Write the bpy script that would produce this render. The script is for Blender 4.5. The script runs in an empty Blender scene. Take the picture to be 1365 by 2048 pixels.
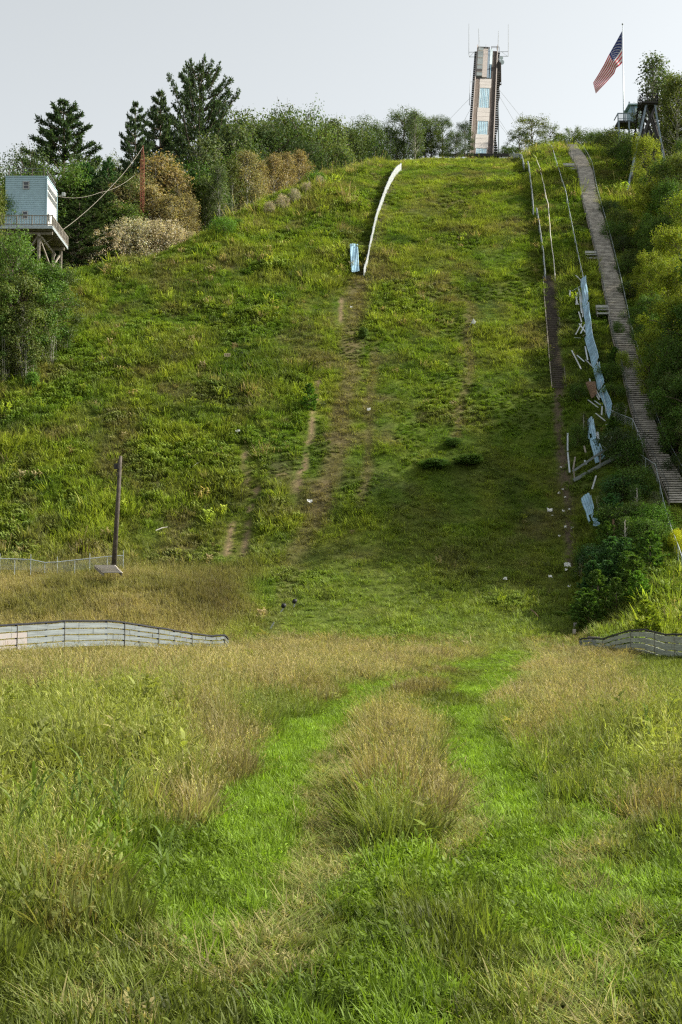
import bpy, math, random
import numpy as np
from mathutils import Vector, Matrix
random.seed(7); RNG = np.random.default_rng(11)
R = math.radians
scene = bpy.context.scene
COL = scene.collection
# ------------------------------------------------------------------ camera
EYE = 1.7; F = 2844.0; PITCH = R(4.44)
cam = bpy.data.cameras.new("camera"); cam_o = bpy.data.objects.new("camera", cam); COL.objects.link(cam_o)
cam.sensor_fit = 'VERTICAL'; cam.sensor_height = 36; cam.sensor_width = 24; cam.lens = 36*F/2048
cam.clip_start = 0.3; cam.clip_end = 6000
cam_o.location = (0, 0, EYE); cam_o.rotation_euler = (R(90)+PITCH, 0, 0)
scene.camera = cam_o
# ------------------------------------------------------------------ sky and sun
SUN_EL, SUN_AZ = 37.0, 80.0          # azimuth from +Y (view direction) towards +X
w = bpy.data.worlds.new("World"); scene.world = w; w.use_nodes = True
nt = w.node_tree; nt.nodes.clear()
out = nt.nodes.new('ShaderNodeOutputWorld'); bg = nt.nodes.new('ShaderNodeBackground')
sky = nt.nodes.new('ShaderNodeTexSky'); sky.sky_type = 'NISHITA'; sky.sun_disc = False
sky.sun_elevation = R(SUN_EL); sky.sun_rotation = R(SUN_AZ)
sky.air_density = 1.0; sky.dust_density = 4.0; sky.ozone_density = 1.0; sky.altitude = 300
hsv = nt.nodes.new('ShaderNodeHueSaturation'); hsv.inputs['Saturation'].default_value = 0.15
nt.links.new(sky.outputs[0], hsv.inputs['Color']); tint = nt.nodes.new('ShaderNodeMix'); tint.data_type = 'RGBA'; tint.blend_type = 'MULTIPLY'; tint.inputs[0].default_value = 1; tint.inputs[7].default_value = (.955, .985, .975, 1)
nt.links.new(hsv.outputs[0], tint.inputs[6]); nt.links.new(tint.outputs[2], bg.inputs[0])
bg.inputs[1].default_value = 0.122
nt.links.new(bg.outputs[0], out.inputs[0])
sl = bpy.data.lights.new("sun", 'SUN'); so = bpy.data.objects.new("sun", sl); COL.objects.link(so)
sl.energy = 4.3; sl.angle = R(0.6); sl.color = (1.0, 0.93, 0.80)
az, el = R(SUN_AZ), R(SUN_EL)
SUNV = Vector((math.sin(az)*math.cos(el), math.cos(az)*math.cos(el), math.sin(el)))
so.rotation_euler = SUNV.to_track_quat('Z', 'Y').to_euler()
scene.view_settings.view_transform = 'Standard'; scene.view_settings.look = 'None'
scene.view_settings.exposure = 0.95; scene.view_settings.gamma = 1
scene.cycles.use_denoising = False; scene.cycles.filter_width = 1.3
scene.cycles.max_bounces = 6; scene.cycles.diffuse_bounces = 3; scene.cycles.transmission_bounces = 3
scene.cycles.transparent_max_bounces = 8

# ------------------------------------------------------------------ helpers: colour, noise, projection
def srgb(r, g, b):
    f = lambda c: (c/255/12.92) if c/255 <= 0.04045 else ((c/255+0.055)/1.055)**2.4
    return (f(r), f(g), f(b))
_T = np.random.default_rng(5).random((256, 256))
def vnoise(x, y, s, o=0):
    x = np.asarray(x, float)/s + 37.3*o + 500; y = np.asarray(y, float)/s + 91.7*o + 500
    xi = np.floor(x).astype(int); yi = np.floor(y).astype(int); fx = x-xi; fy = y-yi
    fx = fx*fx*(3-2*fx); fy = fy*fy*(3-2*fy)
    g = lambda a, b: _T[a & 255, b & 255]
    return (g(xi, yi)*(1-fx)+g(xi+1, yi)*fx)*(1-fy)+(g(xi, yi+1)*(1-fx)+g(xi+1, yi+1)*fx)*fy
def fbm(x, y, s, o=0, n=3):
    return sum(vnoise(x, y, s/2**k, o+k*3)*0.5**k for k in range(n))/sum(0.5**k for k in range(n))
def sstep(a, b, x):
    t = np.clip((x-a)/(b-a), 0, 1); return t*t*(3-2*t)
CP, SP = math.cos(PITCH), math.sin(PITCH)
def proj(X, Y, Z):
    d = Y*CP+(Z-EYE)*SP; u = -Y*SP+(Z-EYE)*CP
    return 682.5+F*X/d, 1024-F*u/d
def ray(px, py):
    a = px-682.5; b = 1024-py
    return np.array([a, F*CP-b*SP, F*SP+b*CP])
def at_Y(px, py, Y):
    d = ray(px, py); return Vector(d*(Y/d[1])+np.array([0, 0, EYE]))

# ------------------------------------------------------------------ terrain function
def table(pts, smooth=9):
    ys = np.arange(-50, 420, 0.5); z = np.interp(ys, [p[0] for p in pts], [p[1] for p in pts])
    k = np.ones(smooth)/smooth
    for _ in range(3): z = np.convolve(np.pad(z, smooth//2, mode='edge'), k, 'valid')
    return lambda Y: np.interp(Y, ys, z)
PC = table([(-50,0),(60,0),(78,.2),(85,1.2),(95,4.4),(105,10),(115,17),(125,24),(165,51.5),(180,59.5),(195,65.6),(205,69.3),(215,72.8),(228,77),(240,80.6),(262,83),(420,84)], 13)
PL = table([(-50,0),(60,.1),(76,.15),(80,.9),(91,4.4),(98,5.2),(104,8.6),(112,15.2),(125,24.6),(165,51.7),(180,59.5),(195,65.6),(205,69.3),(215,72.8),(228,77),(240,80.6),(420,84)])
PR = table([(-50,0),(60,.1),(74,.2),(79,1.6),(88,5.0),(96,8),(105,13),(115,19),(125,25.5),(165,52),(180,60.5),(195,67.3),(205,71.3),(215,75),(228,79),(240,82),(420,84)])
def axis(Y): return 4.8+(np.asarray(Y, float)-85)*0.0977
def terr(X, Y, detail=True):
    X = np.asarray(X, float); Y = np.asarray(Y, float); s = X-axis(Y)
    wl = sstep(9.0, 15.0, -s); wr = sstep(8.5, 14.5, s)
    z = PC(Y)*(1-wl-wr)+PL(Y)*wl+PR(Y)*wr
    cap = np.interp(-s, [0, 9, 13, 17, 26, 31, 40, 60, 400], [90, 74, 66.0, 58.8, 47, 41.8, 38.8, 36, 31])
    k = 1.6
    z = np.where(s < 0, -k*np.log(np.exp(-np.clip(z, -50, 200)/k)+np.exp(-cap/k)), z)
    # left berm is a little uneven; gentle knolls everywhere on the slopes
    m = sstep(78, 92, Y)
    z = z + m*(fbm(X, Y, 14, 2)-.5)*.7*sstep(6, 14, np.abs(s))
    if detail:
        z = z + (fbm(X, Y, 2.2, 4)-.5)*(0.12+0.55*m)
    # shallow wheel ruts / unevenness of the field
    return z
def at(px, py, ymin=70, lift=0.0):
    d = ray(px, py); Ys = np.arange(ymin, 330, 0.05); t = Ys/d[1]
    X = d[0]*t; Z = d[2]*t+EYE; below = Z < terr(X, Ys, False)+lift
    i = int(np.argmax(below)) if below.any() else int(np.argmin(np.abs(Z-terr(X, Ys, False)-lift)))
    return Vector((X[i], Ys[i], Z[i]))
def ground(X, Y): return float(terr(X, Y))

# ------------------------------------------------------------------ helpers: objects
def tag(o, label=None, cat=None, group=None, kind=None):
    if label and len(label.split()) > 16: print('LONG', label)
    if label: o['label'] = label
    if cat: o['category'] = cat
    if group: o['group'] = group
    if kind: o['kind'] = kind
    return o
def empty(name, loc, label, cat, group=None):
    o = bpy.data.objects.new(name, None); COL.objects.link(o); o.location = loc; o.empty_display_size = .3
    return tag(o, label, cat, group)
def newobj(name, me, parent=None):
    o = bpy.data.objects.new(name, me); COL.objects.link(o)
    if parent is not None: o.parent = parent
    return o
class MB:
    def __init__(s, org=(0, 0, 0)): s.v = []; s.f = []; s.m = []; s.o = Vector(org)
    def add(s, vs, fs, mi=0):
        n = len(s.v); s.v += [tuple(Vector(v)-s.o) for v in vs]; s.f += [tuple(i+n for i in f) for f in fs]; s.m += [mi]*len(fs)
    def hexa(s, c, mi=0):     # 8 corners: bottom 4 ccw, top 4 ccw
        s.add(c, [(3,2,1,0),(4,5,6,7),(0,1,5,4),(1,2,6,5),(2,3,7,6),(3,0,4,7)], mi)
    def box(s, c, d, mi=0, ex=None, ey=None, ez=None):
        ex = Vector(ex or (1,0,0)); ey = Vector(ey or (0,1,0)); ez = Vector(ez or (0,0,1)); c = Vector(c)
        a, b, h = ex*d[0]/2, ey*d[1]/2, ez*d[2]/2
        s.hexa([c-a-b-h, c+a-b-h, c+a+b-h, c-a+b-h, c-a-b+h, c+a-b+h, c+a+b+h, c-a+b+h], mi)
    def bar(s, p, q, w, h, mi=0, up=(0,0,1)):
        p = Vector(p); q = Vector(q); d = (q-p)
        if d.length < 1e-5: return
        L = d.length; d.normalize(); up = Vector(up)
        if abs(d.dot(up)) > .97: up = Vector((0,1,0))
        e = d.cross(up).normalized(); n = e.cross(d).normalized()
        s.box((p+q)/2, (w, L, h), mi, e, d, n)
    def tube(s, pts, rad, n=6, mi=0):
        pts = [Vector(p) for p in pts]; rs = rad if hasattr(rad, '__len__') else [rad]*len(pts); rings = []
        base = len(s.v); vs = []; fs = []
        for i, p in enumerate(pts):
            d = (pts[min(i+1, len(pts)-1)]-pts[max(i-1, 0)]).normalized()
            u = Vector((1,0,0)) if abs(d.x) < .8 else Vector((0,1,0))
            e = d.cross(u).normalized(); g = d.cross(e)
            for k in range(n):
                a = 2*math.pi*k/n; vs.append(p+(e*math.cos(a)+g*math.sin(a))*rs[i])
        for i in range(len(pts)-1):
            for k in range(n):
                fs.append((i*n+k, i*n+(k+1) % n, (i+1)*n+(k+1) % n, (i+1)*n+k))
        fs.append(tuple(range(n))[::-1]); fs.append(tuple((len(pts)-1)*n+k for k in range(n)))
        s.add(vs, fs, mi)
    def build(s, name, mats, parent=None, smooth=False):
        me = bpy.data.meshes.new(name); me.from_pydata(s.v, [], s.f); me.update()
        for m in (mats if isinstance(mats, (list, tuple)) else [mats]): me.materials.append(m)
        me.polygons.foreach_set('material_index', s.m)
        if smooth: me.polygons.foreach_set('use_smooth', [True]*len(s.f))
        return newobj(name, me, parent)
# ------------------------------------------------------------------ materials
def mat(name, col, rough=.7, noise=.25, scale=3.0, metal=0, spec=.3, stretch=(1,1,1), col2=None, bump=.0):
    m = bpy.data.materials.new(name); m.use_nodes = True; t = m.node_tree; b = t.nodes['Principled BSDF']
    b.inputs['Roughness'].default_value = rough; b.inputs['Metallic'].default_value = metal
    b.inputs['Specular IOR Level'].default_value = spec
    tc = t.nodes.new('ShaderNodeTexCoord'); mp = t.nodes.new('ShaderNodeMapping'); mp.inputs['Scale'].default_value = stretch
    no = t.nodes.new('ShaderNodeTexNoise'); no.inputs['Scale'].default_value = scale; no.inputs['Detail'].default_value = 6
    no.inputs['Roughness'].default_value = .65
    rp = t.nodes.new('ShaderNodeValToRGB'); c2 = col2 or tuple(c*(1-noise) for c in col); c1 = tuple(min(1, c*(1+noise*.6)) for c in col)
    rp.color_ramp.elements[0].color = (*c2, 1); rp.color_ramp.elements[1].color = (*c1, 1)
    rp.color_ramp.elements[0].position = .35; rp.color_ramp.elements[1].position = .65
    t.links.new(tc.outputs['Object'], mp.inputs[0]); t.links.new(mp.outputs[0], no.inputs['Vector'])
    t.links.new(no.outputs[0], rp.inputs[0]); t.links.new(rp.outputs[0], b.inputs['Base Color'])
    if bump:
        bp = t.nodes.new('ShaderNodeBump'); bp.inputs['Strength'].default_value = bump; bp.inputs['Distance'].default_value = .02
        t.links.new(no.outputs[0], bp.inputs['Height']); t.links.new(bp.outputs[0], b.inputs['Normal'])
    return m
def foliage_mat(name, mode):
    m = bpy.data.materials.new(name); m.use_nodes = True; t = m.node_tree; t.nodes.clear()
    o = t.nodes.new('ShaderNodeOutputMaterial'); d = t.nodes.new('ShaderNodeBsdfDiffuse'); tr = t.nodes.new('ShaderNodeBsdfTranslucent')
    gl = t.nodes.new('ShaderNodeBsdfGlossy'); gl.inputs['Roughness'].default_value = .6; gl.inputs['Color'].default_value = (1, 1, 1, 1)
    mx = t.nodes.new('ShaderNodeMixShader'); mx.inputs[0].default_value = .38 if mode != 'leaf' else .34
    m2 = t.nodes.new('ShaderNodeMixShader'); m2.inputs[0].default_value = .012
    at_ = t.nodes.new('ShaderNodeAttribute'); at_.attribute_name = 'shade'      # natural leaf-to-leaf variation, plus the darker roots of grass blades
    ml = t.nodes.new('ShaderNodeMix'); ml.data_type = 'RGBA'; ml.blend_type = 'MULTIPLY'; ml.inputs[0].default_value = 1
    t.links.new(at_.outputs['Color'], ml.inputs[7])
    if mode == 'leaf':
        oi = t.nodes.new('ShaderNodeObjectInfo'); t.links.new(oi.outputs['Color'], ml.inputs[6])
    else:
        ic = t.nodes.new('ShaderNodeAttribute'); ic.attribute_type = 'INSTANCER'; ic.attribute_name = 'gcol'
        t.links.new(ic.outputs['Color'], ml.inputs[6])
    tm = t.nodes.new('ShaderNodeMix'); tm.data_type = 'RGBA'; tm.blend_type = 'MULTIPLY'; tm.inputs[0].default_value = 1
    tm.inputs[7].default_value = (1.25, 1.3, .7, 1)
    t.links.new(ml.outputs[2], d.inputs[0]); t.links.new(ml.outputs[2], tm.inputs[6]); t.links.new(tm.outputs[2], tr.inputs[0])
    t.links.new(d.outputs[0], mx.inputs[1]); t.links.new(tr.outputs[0], mx.inputs[2])
    t.links.new(mx.outputs[0], m2.inputs[1]); t.links.new(gl.outputs[0], m2.inputs[2]); t.links.new(m2.outputs[0], o.inputs[0])
    return m
M = {}
M['leaf'] = foliage_mat('leaf', 'leaf'); M['blade'] = foliage_mat('grass_blade', 'grass')
M['bark'] = mat('bark', (.13,.10,.075), .9, .5, 6, stretch=(3,3,.6))
M['pale_bark'] = mat('pale_bark', (.42,.40,.34), .9, .5, 5, stretch=(1,1,3))
M['old_wood'] = mat('weathered_wood', (.26,.23,.19), .85, .45, 4, stretch=(1,1,1), bump=.3)
M['tread_wood'] = mat('stair_wood', (.46,.43,.385), .9, .45, 1.6, bump=.3, col2=(.26,.24,.215))
M['dark_brown'] = mat('dark_brown_wood', (.088,.074,.060), .9, .5, 5)
M['brown_wood'] = mat('brown_wood', (.20,.125,.075), .85, .5, 5)
M['dark_wood'] = mat('dark_wood', (.045,.042,.042), .85, .4, 4)
M['grey_wood'] = mat('grey_board', (.20,.225,.225), .75, .30, 2.5, stretch=(.4,.4,5), bump=.2)
M['rust_stain'] = mat('reddish_board', (.29,.245,.225), .8, .3, 2, col2=(.28,.28,.27))
M['green_board'] = mat('greenish_board', (.34,.37,.30), .8, .35, 2.5, stretch=(.4,.4,4), bump=.2)
M['rubber'] = mat('black_hose', (.02,.02,.025), .6, .3, 8)
M['white'] = mat('white_paint', (.36,.38,.38), .5, .18, 3, stretch=(1,1,4))
M['galv'] = mat('galvanised_steel', (.42,.47,.50), .45, .25, 6, metal=.35, spec=.5)
M['dull_steel'] = mat('dull_steel', (.25,.29,.30), .5, .25, 6, metal=.3)
M['sheet'] = mat('blue_grey_sheet', (.22,.37,.47), .4, .3, 1.4, metal=.2, spec=.5)
M['rope'] = mat('pale_pipe', (.55,.52,.46), .7, .2, 5)
M['wall_blue'] = mat('skylit_blue_siding', (.33,.46,.52), .6, .1, 2)  # pale siding with the front's blue skylit shade mixed into the colour
M['wall_white'] = mat('sunlit_white_siding', (.58,.58,.55), .6, .1, 2)  # same siding on the sun side, sunlight put into the colour
M['glass'] = mat('window_glass', (.015,.02,.03), .08, .2, 2, spec=.8)
M['red'] = mat('red_oxide_steel', (.27,.085,.05), .7, .35, 5)
M['cable'] = mat('cable', (.24,.215,.17), .7, .2, 5)
M['guy'] = mat('guy_cable', (.32,.34,.36), .6, .1, 5)
M['bench_board'] = mat('bench_board', (.44,.45,.43), .8, .2, 3)
M['beige_board'] = mat('pale_plywood', (.47,.435,.40), .8, .22, 2.2, stretch=(.3,1,6))
M['orange_slat'] = mat('orange_brown_slat', (.275,.225,.19), .8, .35, 5)
M['pink_board'] = mat('pinkish_board', (.37,.325,.295), .8, .2, 4)
M['umber'] = mat('umber_slat', (.13,.105,.092), .85, .35, 5)
M['tarp'] = mat('blue_sheeting', (.17,.42,.58), .35, .1, 1.1, stretch=(3.2,.0,.0), col2=(.70,.82,.82), spec=.6)  # pale stripes are sky reflections painted into the sheeting colour
M['slate'] = mat('slate_panel', (.18,.23,.28), .6, .2, 3)
M['rail_dark'] = mat('dark_rail', (.05,.06,.06), .6, .25, 6)
M['dish'] = mat('dish_white', (.55,.64,.66), .5, .1, 3)
M['soil'] = mat('soil', (.16,.12,.075), .95, .5, 3, bump=.6)
M['litter'] = mat('white_litter', (.75,.75,.72), .6, .2, 9)
M['cardboard'] = mat('pale_card', (.60,.48,.30), .8, .2, 9)
M['flag_red'] = mat('flag_red', (.52,.03,.05), .8, .1, 3); M['flag_white'] = mat('flag_white', (.72,.70,.70), .8, .06, 3)
M['flag_blue'] = mat('flag_blue', (.02,.035,.15), .8, .1, 3)
M['pink'] = mat('pink_plastic', (.8,.08,.14), .5, .1, 3)
# ------------------------------------------------------------------ colour fields of the vegetation (fixed to the ground)
def seg_d(px, py, pts):
    best = np.full(np.shape(px), 1e9)
    for (x0, y0), (x1, y1) in zip(pts[:-1], pts[1:]):
        dx, dy = x1-x0, y1-y0; t = np.clip(((px-x0)*dx+(py-y0)*dy)/(dx*dx+dy*dy), 0, 1)
        best = np.minimum(best, np.hypot(px-x0-t*dx, py-y0-t*dy))
    return best
BARE = [((684,598),(680,640),5),((635,762),(632,802),4.5),((630,828),(614,905),6),((616,905),(610,934),5),((596,938),(591,1004),6),
        ((489,905),(495,962),5),((514,978),(501,1018),5.5),((500,1048),(487,1106),6.5),((466,1050),(455,1106),6),((550,949),(594,944),3),((657,950),(651,972),3)]
GREEN = np.array([.140,.225,.024]); YG = np.array([.270,.325,.040]); TAN = np.array([.25,.205,.098]); DK = np.array([.035,.085,.018])
OLV = np.array([.15,.155,.045]); BR = np.array([.20,.150,.075]); STRAW = np.array([.40,.31,.165]); LUSH = np.array([.185,.285,.030])
RED = np.array([.205,.168,.068])
def hill_fields(X, Y, grass=False):
    """colour, height scale and bareness of the vegetation on the slopes (world-fixed)"""
    Z = terr(X, Y, False); px, py = proj(X, Y, Z); s = X-axis(Y)
    wob = (fbm(X, Y, 3, 9)-.5)
    n1 = fbm(X, Y, 9, 1); n2 = fbm(X, Y, 2.6, 2); n3 = fbm(X, Y, 24, 3)
    mixg = np.clip((n1-.5)*1.5+.52+(n2-.5)*1.9, 0, 1)[:, None]
    c = GREEN*(1-mixg)+YG*mixg
    o = np.clip((fbm(X, Y, 5, 6)-.46)*4.2, 0, 1)[:, None]*.45; c = c*(1-o)+OLV*o
    o = np.clip((fbm(X, Y, 3.2, 12)-.56)*5, 0, 1)[:, None]*.7; c = c*(1-o)+TAN*.8*o
    o = np.clip((fbm(X, Y, 4.5, 17)-.62)*7, 0, 1)[:, None]*.5; c = c*(1-o)+DK*o
    inch = sstep(10.5, 9, np.abs(s))
    h = (.62+.5*(n2-.5)+.75*(n1-.5))*(1-inch*.42)*1.0
    # left old lane: pale dry grass
    jx, jy = px+wob*26, py+wob*12
    t = sstep(34, 6, seg_d(jx, jy, [(722,560),(704,640),(700,760),(672,900),(640,1000),(606,1080),(570,1180),(548,1260)]))*.78
    t = np.maximum(t, sstep(16, 4, seg_d(jx, jy, [(748,700),(738,900),(716,1010)]))*.65)
    t = np.maximum(t, sstep(20, 5, seg_d(jx, jy, [(800,330),(775,380),(735,560)]))*.25)
    t = np.maximum(t, sstep(15, 4, seg_d(jx, jy, [(938,600),(938,720),(926,790),(905,870)]))*.7)
    t = np.maximum(t, sstep(14, 4, seg_d(jx, jy, [(1106,560),(1116,760),(1124,900)]))*.6)
    c = c*(1-t[:, None])+TAN*.95*t[:, None]; h = h*(1-.45*t)
    # flattened olive lower chute
    lo = sstep(104, 92, Y)*inch*.7; c = c*(1-lo[:, None])+(OLV*.75+GREEN*.7)*lo[:, None]; h = h*(1-.3*lo)
    # near-crest dry
    cr = sstep(190, 212, Y)*.55; c = c*(1-cr[:, None])+(OLV*1.15)*cr[:, None]
    # dry grass of the left bank
    bk = sstep(102, 93, Y+wob*9)*sstep(8.0, 13.5, -s+wob*5); g = np.clip((fbm(X, Y, 4, 21)-.35)*3, 0, 1)[:, None]
    c = c*(1-bk[:, None])+((TAN*1.15+OLV*.25)*g+(BR*.35+OLV*.95)*(1-g))*bk[:, None]; h = h*(1-bk)+bk*.5
    bd = np.exp(-((px-445)/85)**2-((py-1195)/70)**2)*bk; c = c*(1-.85*bd[:, None])+(BR*.45+OLV*.25)*.85*bd[:, None]  # browner plants of the flank, with the hollow's shade painted in
    # right bank
    rb = sstep(8.5, 11, s)*sstep(150, 120, Y); h = h*(1-.45*rb*sstep(84, 90, Y)); c = c*(1-.45*rb[:, None])+(GREEN*.9)*.45*rb[:, None]; h = h*(1+.25*rb)
    rl = sstep(86, 80, Y)*sstep(10, 13, s); c = c*(1-rl[:, None]*.7)+YG*.95*.7*rl[:, None]
    bare = np.zeros(len(X))
    rg = (fbm(X, Y, .8, 71)-.5)*11
    for p0_, p1_, w_ in BARE:
        dd_ = seg_d(px+wob*6, py, [p0_, p1_])-w_+2+rg; bare = np.maximum(bare, sstep(8, 2, dd_)*.9 if grass else sstep(2.5, -2, dd_))
        if grass: h = h*(1-.6*sstep(22, 8, dd_))
    dirt = np.maximum(sstep(14, 5, seg_d(jx, jy, [(1118,775),(1123,880),(1130,960),(1140,1050),(1146,1130)])), sstep(9, 4, seg_d(px, py, [(1098,555),(1114,700),(1122,790)])))
    dirt = np.maximum(dirt, sstep(7, 2, seg_d(jx, jy, [(790,350),(772,405),(748,470),(735,545)]))*.8)
    return c, h, bare, dirt, px, py, s
# control points of the field: picture position of the ground spot, height (m), kind
FIELD = [  # D dry tan, G lush green short, R reddish tall, O olive mix, S straw flat, Y yellow-green reed, B bright green leafy
 (0,1335,.75,'D'),(200,1335,.75,'D'),(400,1335,.75,'D'),(600,1335,.75,'D'),(780,1330,.7,'D'),(870,1322,.5,'D'),
 (0,1380,.75,'D'),(200,1380,.75,'D'),(400,1380,.75,'D'),(570,1385,.7,'D'),(700,1360,.65,'D'),(790,1350,.6,'D'),
 (0,1450,.7,'Y'),(150,1455,.7,'Y'),(300,1450,.72,'Y'),(430,1450,.68,'D'),(560,1420,.42,'O'),(620,1398,.36,'R'),
 (0,1550,.62,'Y'),(150,1540,.65,'Y'),(300,1550,.6,'Y'),(390,1560,.5,'Y'),(470,1500,.42,'D'),(505,1455,.42,'O'),
 (0,1640,.50,'Y'),(130,1640,.5,'Y'),(290,1620,.42,'Y'),(370,1620,.36,'D'),(440,1560,.3,'D'),
 (60,1720,.40,'O'),(200,1720,.22,'B'),(320,1720,.12,'B'),(420,1680,.15,'B'),
 (500,1640,.13,'G'),(520,1600,.12,'G'),(560,1565,.12,'G'),(600,1500,.12,'G'),(560,1640,.12,'G'),(640,1455,.12,'G'),(700,1415,.1,'G'),(600,1455,.12,'G'),(480,1600,.14,'G'),(540,1510,.13,'G'),(440,1640,.14,'G'),(740,1385,.1,'G'),(540,1580,.13,'G'),(570,1530,.13,'G'),(620,1480,.12,'G'),(670,1440,.12,'G'),(720,1405,.1,'G'),(790,1378,.1,'G'),(860,1352,.1,'G'),(930,1332,.08,'G'),
 (665,1520,.07,'S'),(660,1600,.06,'S'),(630,1680,.06,'S'),(698,1545,.08,'S'),(702,1620,.08,'S'),(700,1700,.1,'S'),(715,1480,.12,'O'),(895,1530,.1,'G'),(905,1575,.1,'S'),(880,1430,.12,'G'),(945,1480,.1,'G'),(960,1450,.1,'G'),(990,1500,.14,'G'),(1010,1610,.1,'G'),(610,1760,.07,'S'),(580,1830,.08,'S'),(690,1480,.08,'S'),(680,1650,.08,'S'),
 (60,1810,.42,'O'),(150,1830,.38,'R'),(240,1840,.26,'O'),(20,1900,.24,'O'),(130,1930,.14,'O'),(260,1920,.1,'O'),
 (330,1800,.14,'B'),(420,1760,.13,'B'),(480,1760,.13,'G'),(400,1860,.11,'G'),(330,1890,.1,'S'),
 (60,1990,.1,'O'),(200,2000,.1,'S'),(350,1980,.12,'O'),(480,1940,.1,'S'),(480,2030,.10,'O'),(100,2048,.14,'O'),(330,2048,.12,'O'),
 (560,1900,.09,'S'),(640,1880,.1,'O'),(640,1980,.13,'B'),(560,2040,.12,'G'),(700,1820,.12,'B'),(760,1760,.14,'B'),
 (870,1350,.3,'R'),(825,1385,.3,'R'),(780,1445,.42,'R'),(755,1490,.5,'R'),(780,1520,.5,'R'),(825,1480,.5,'D'),(830,1540,.5,'D'),
 (790,1600,.6,'R'),(775,1650,.55,'O'),(820,1640,.55,'R'),(795,1690,.45,'O'),(850,1600,.35,'D'),(755,1570,.4,'R'),(900,1640,.1,'S'),(900,1700,.1,'S'),(940,1660,.09,'S'),(850,1720,.2,'B'),(790,1730,.18,'B'),
 (1040,1327,.06,'G'),(1000,1352,.08,'G'),(960,1385,.09,'G'),(925,1430,.1,'G'),(915,1480,.1,'G'),(950,1530,.12,'G'),(1010,1560,.12,'G'),(980,1590,.1,'G'),
 (1060,1600,.13,'G'),(1100,1640,.13,'O'),(1040,1640,.1,'G'),(1130,1690,.12,'G'),(1100,1705,.08,'G'),(1140,1760,.07,'S'),(1190,1750,.12,'G'),(1180,1850,.09,'G'),(1230,1960,.1,'G'),(1240,1900,.07,'S'),(1100,1820,.1,'G'),
 (930,1350,.1,'O'),(885,1400,.14,'O'),(870,1450,.2,'O'),(1045,1400,.4,'D'),(1100,1345,.65,'D'),(1200,1340,.42,'D'),(1320,1345,.18,'O'),(1290,1325,.16,'O'),(1365,1330,.16,'O'),(1230,1320,.3,'D'),(1365,1360,.28,'O'),(1180,1315,.35,'D'),(1095,1400,.5,'D'),
 (1010,1450,.3,'O'),(1070,1478,.42,'R'),(1120,1440,.6,'D'),(1220,1430,.6,'D'),(1340,1420,.5,'O'),(1110,1535,.45,'O'),(1160,1530,.55,'O'),(1250,1520,.6,'Y'),(1350,1520,.6,'Y'),
 (1140,1580,.26,'O'),(1220,1600,.34,'O'),(1320,1640,.36,'R'),(1365,1690,.2,'O'),(1180,1640,.12,'G'),(1250,1700,.12,'O'),(1230,1690,.1,'S'),(1330,1740,.12,'G'),
 (1280,1790,.1,'G'),(1210,1800,.09,'G'),(1260,1850,.08,'S'),(1150,1720,.08,'S'),(1200,1990,.08,'S'),(1290,2040,.08,'S'),(1120,1900,.1,'G'),(1060,1750,.12,'G'),(1350,1820,.13,'B'),(1330,1900,.12,'B'),(1290,1960,.12,'O'),(1350,2020,.14,'O'),(1230,2030,.08,'S'),
 (960,1740,.14,'B'),(880,1790,.18,'B'),(1000,1700,.18,'B'),(820,1830,.16,'O'),(930,1850,.18,'O'),(1010,1840,.13,'B'),(880,1900,.16,'O'),(980,1930,.12,'O'),
 (760,1910,.13,'B'),(700,1960,.12,'B'),(760,2030,.13,'G'),(860,2000,.13,'G'),(950,2010,.12,'O'),(1050,1960,.1,'S'),(1100,2030,.08,'S'),(1060,1890,.1,'O'),(1160,1960,.07,'S')]
FP = np.array([(a, b, c) for a, b, c, _ in FIELD]); FK = [k for *_, k in FIELD]
KC = {'D': TAN*1.0, 'G': LUSH, 'R': RED, 'O': np.array([.140,.175,.030]), 'S': np.array([.21,.255,.06]), 'Y': np.array([.195,.220,.045]), 'B': np.array([.135,.205,.020])}
KINDS = ['D','G','R','O','S','Y','B']
FCOL = np.array([KC[k] for k in FK]); FIDX = np.array([KINDS.index(k) for k in FK])
def field_fields(X, Y):
    Yc = np.maximum(Y, 4.5); px = 682.5+F*X/Yc; py = 1245+F*EYE/Yc
    j = fbm(X, Y, .9, 31)-.5; j2 = fbm(X, Y, .8, 32)-.5
    lx = (px+j*F*.3/Yc)/130; ly = np.log(Yc+j2*.10*Yc)*4.2
    cx = FP[:, 0]/130; cy = np.log(F*EYE/(FP[:, 1]-1245))*4.2
    h = np.zeros(len(X)); c = np.zeros((len(X), 3)); kind = np.zeros(len(X), int)
    for a in range(0, len(X), 20000):
        sl_ = slice(a, a+20000)
        d2 = (lx[sl_, None]-cx)**2+(ly[sl_, None]-cy)**2+.01
        wgt = d2**-4; wgt /= wgt.sum(1)[:, None]
        h[sl_] = wgt@FP[:, 2]; c[sl_] = wgt@FCOL; kind[sl_] = FIDX[np.argmax(wgt*RNG.random(wgt.shape)**.5, 1)]
    n = fbm(X, Y, 1.6, 33)[:, None]; c = c*(.72+.56*n)
    return c, h, kind, px, py
# ------------------------------------------------------------------ the ground sheet
def lines(dense, mids, outs):
    return np.unique(np.round(np.concatenate([dense, mids, outs]), 3))
gx = lines(np.arange(-48, 52, .4), np.concatenate([np.arange(-140, -48, 3), np.arange(52, 140, 3)]), np.array([-3000,-1500,-800,-450,-260,-180,180,260,450,800,1500,3000]))
gy = lines(np.arange(4, 245, .4), np.concatenate([np.arange(-40, 4, 2), np.arange(245, 330, 3)]), np.array([-3000,-1200,-500,-200,-90,360,420,600,900,1500,3500]))
GX, GY = np.meshgrid(gx, gy); fx, fy = GX.ravel(), GY.ravel(); GZ = terr(fx, np.clip(fy, -50, 400))
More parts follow.
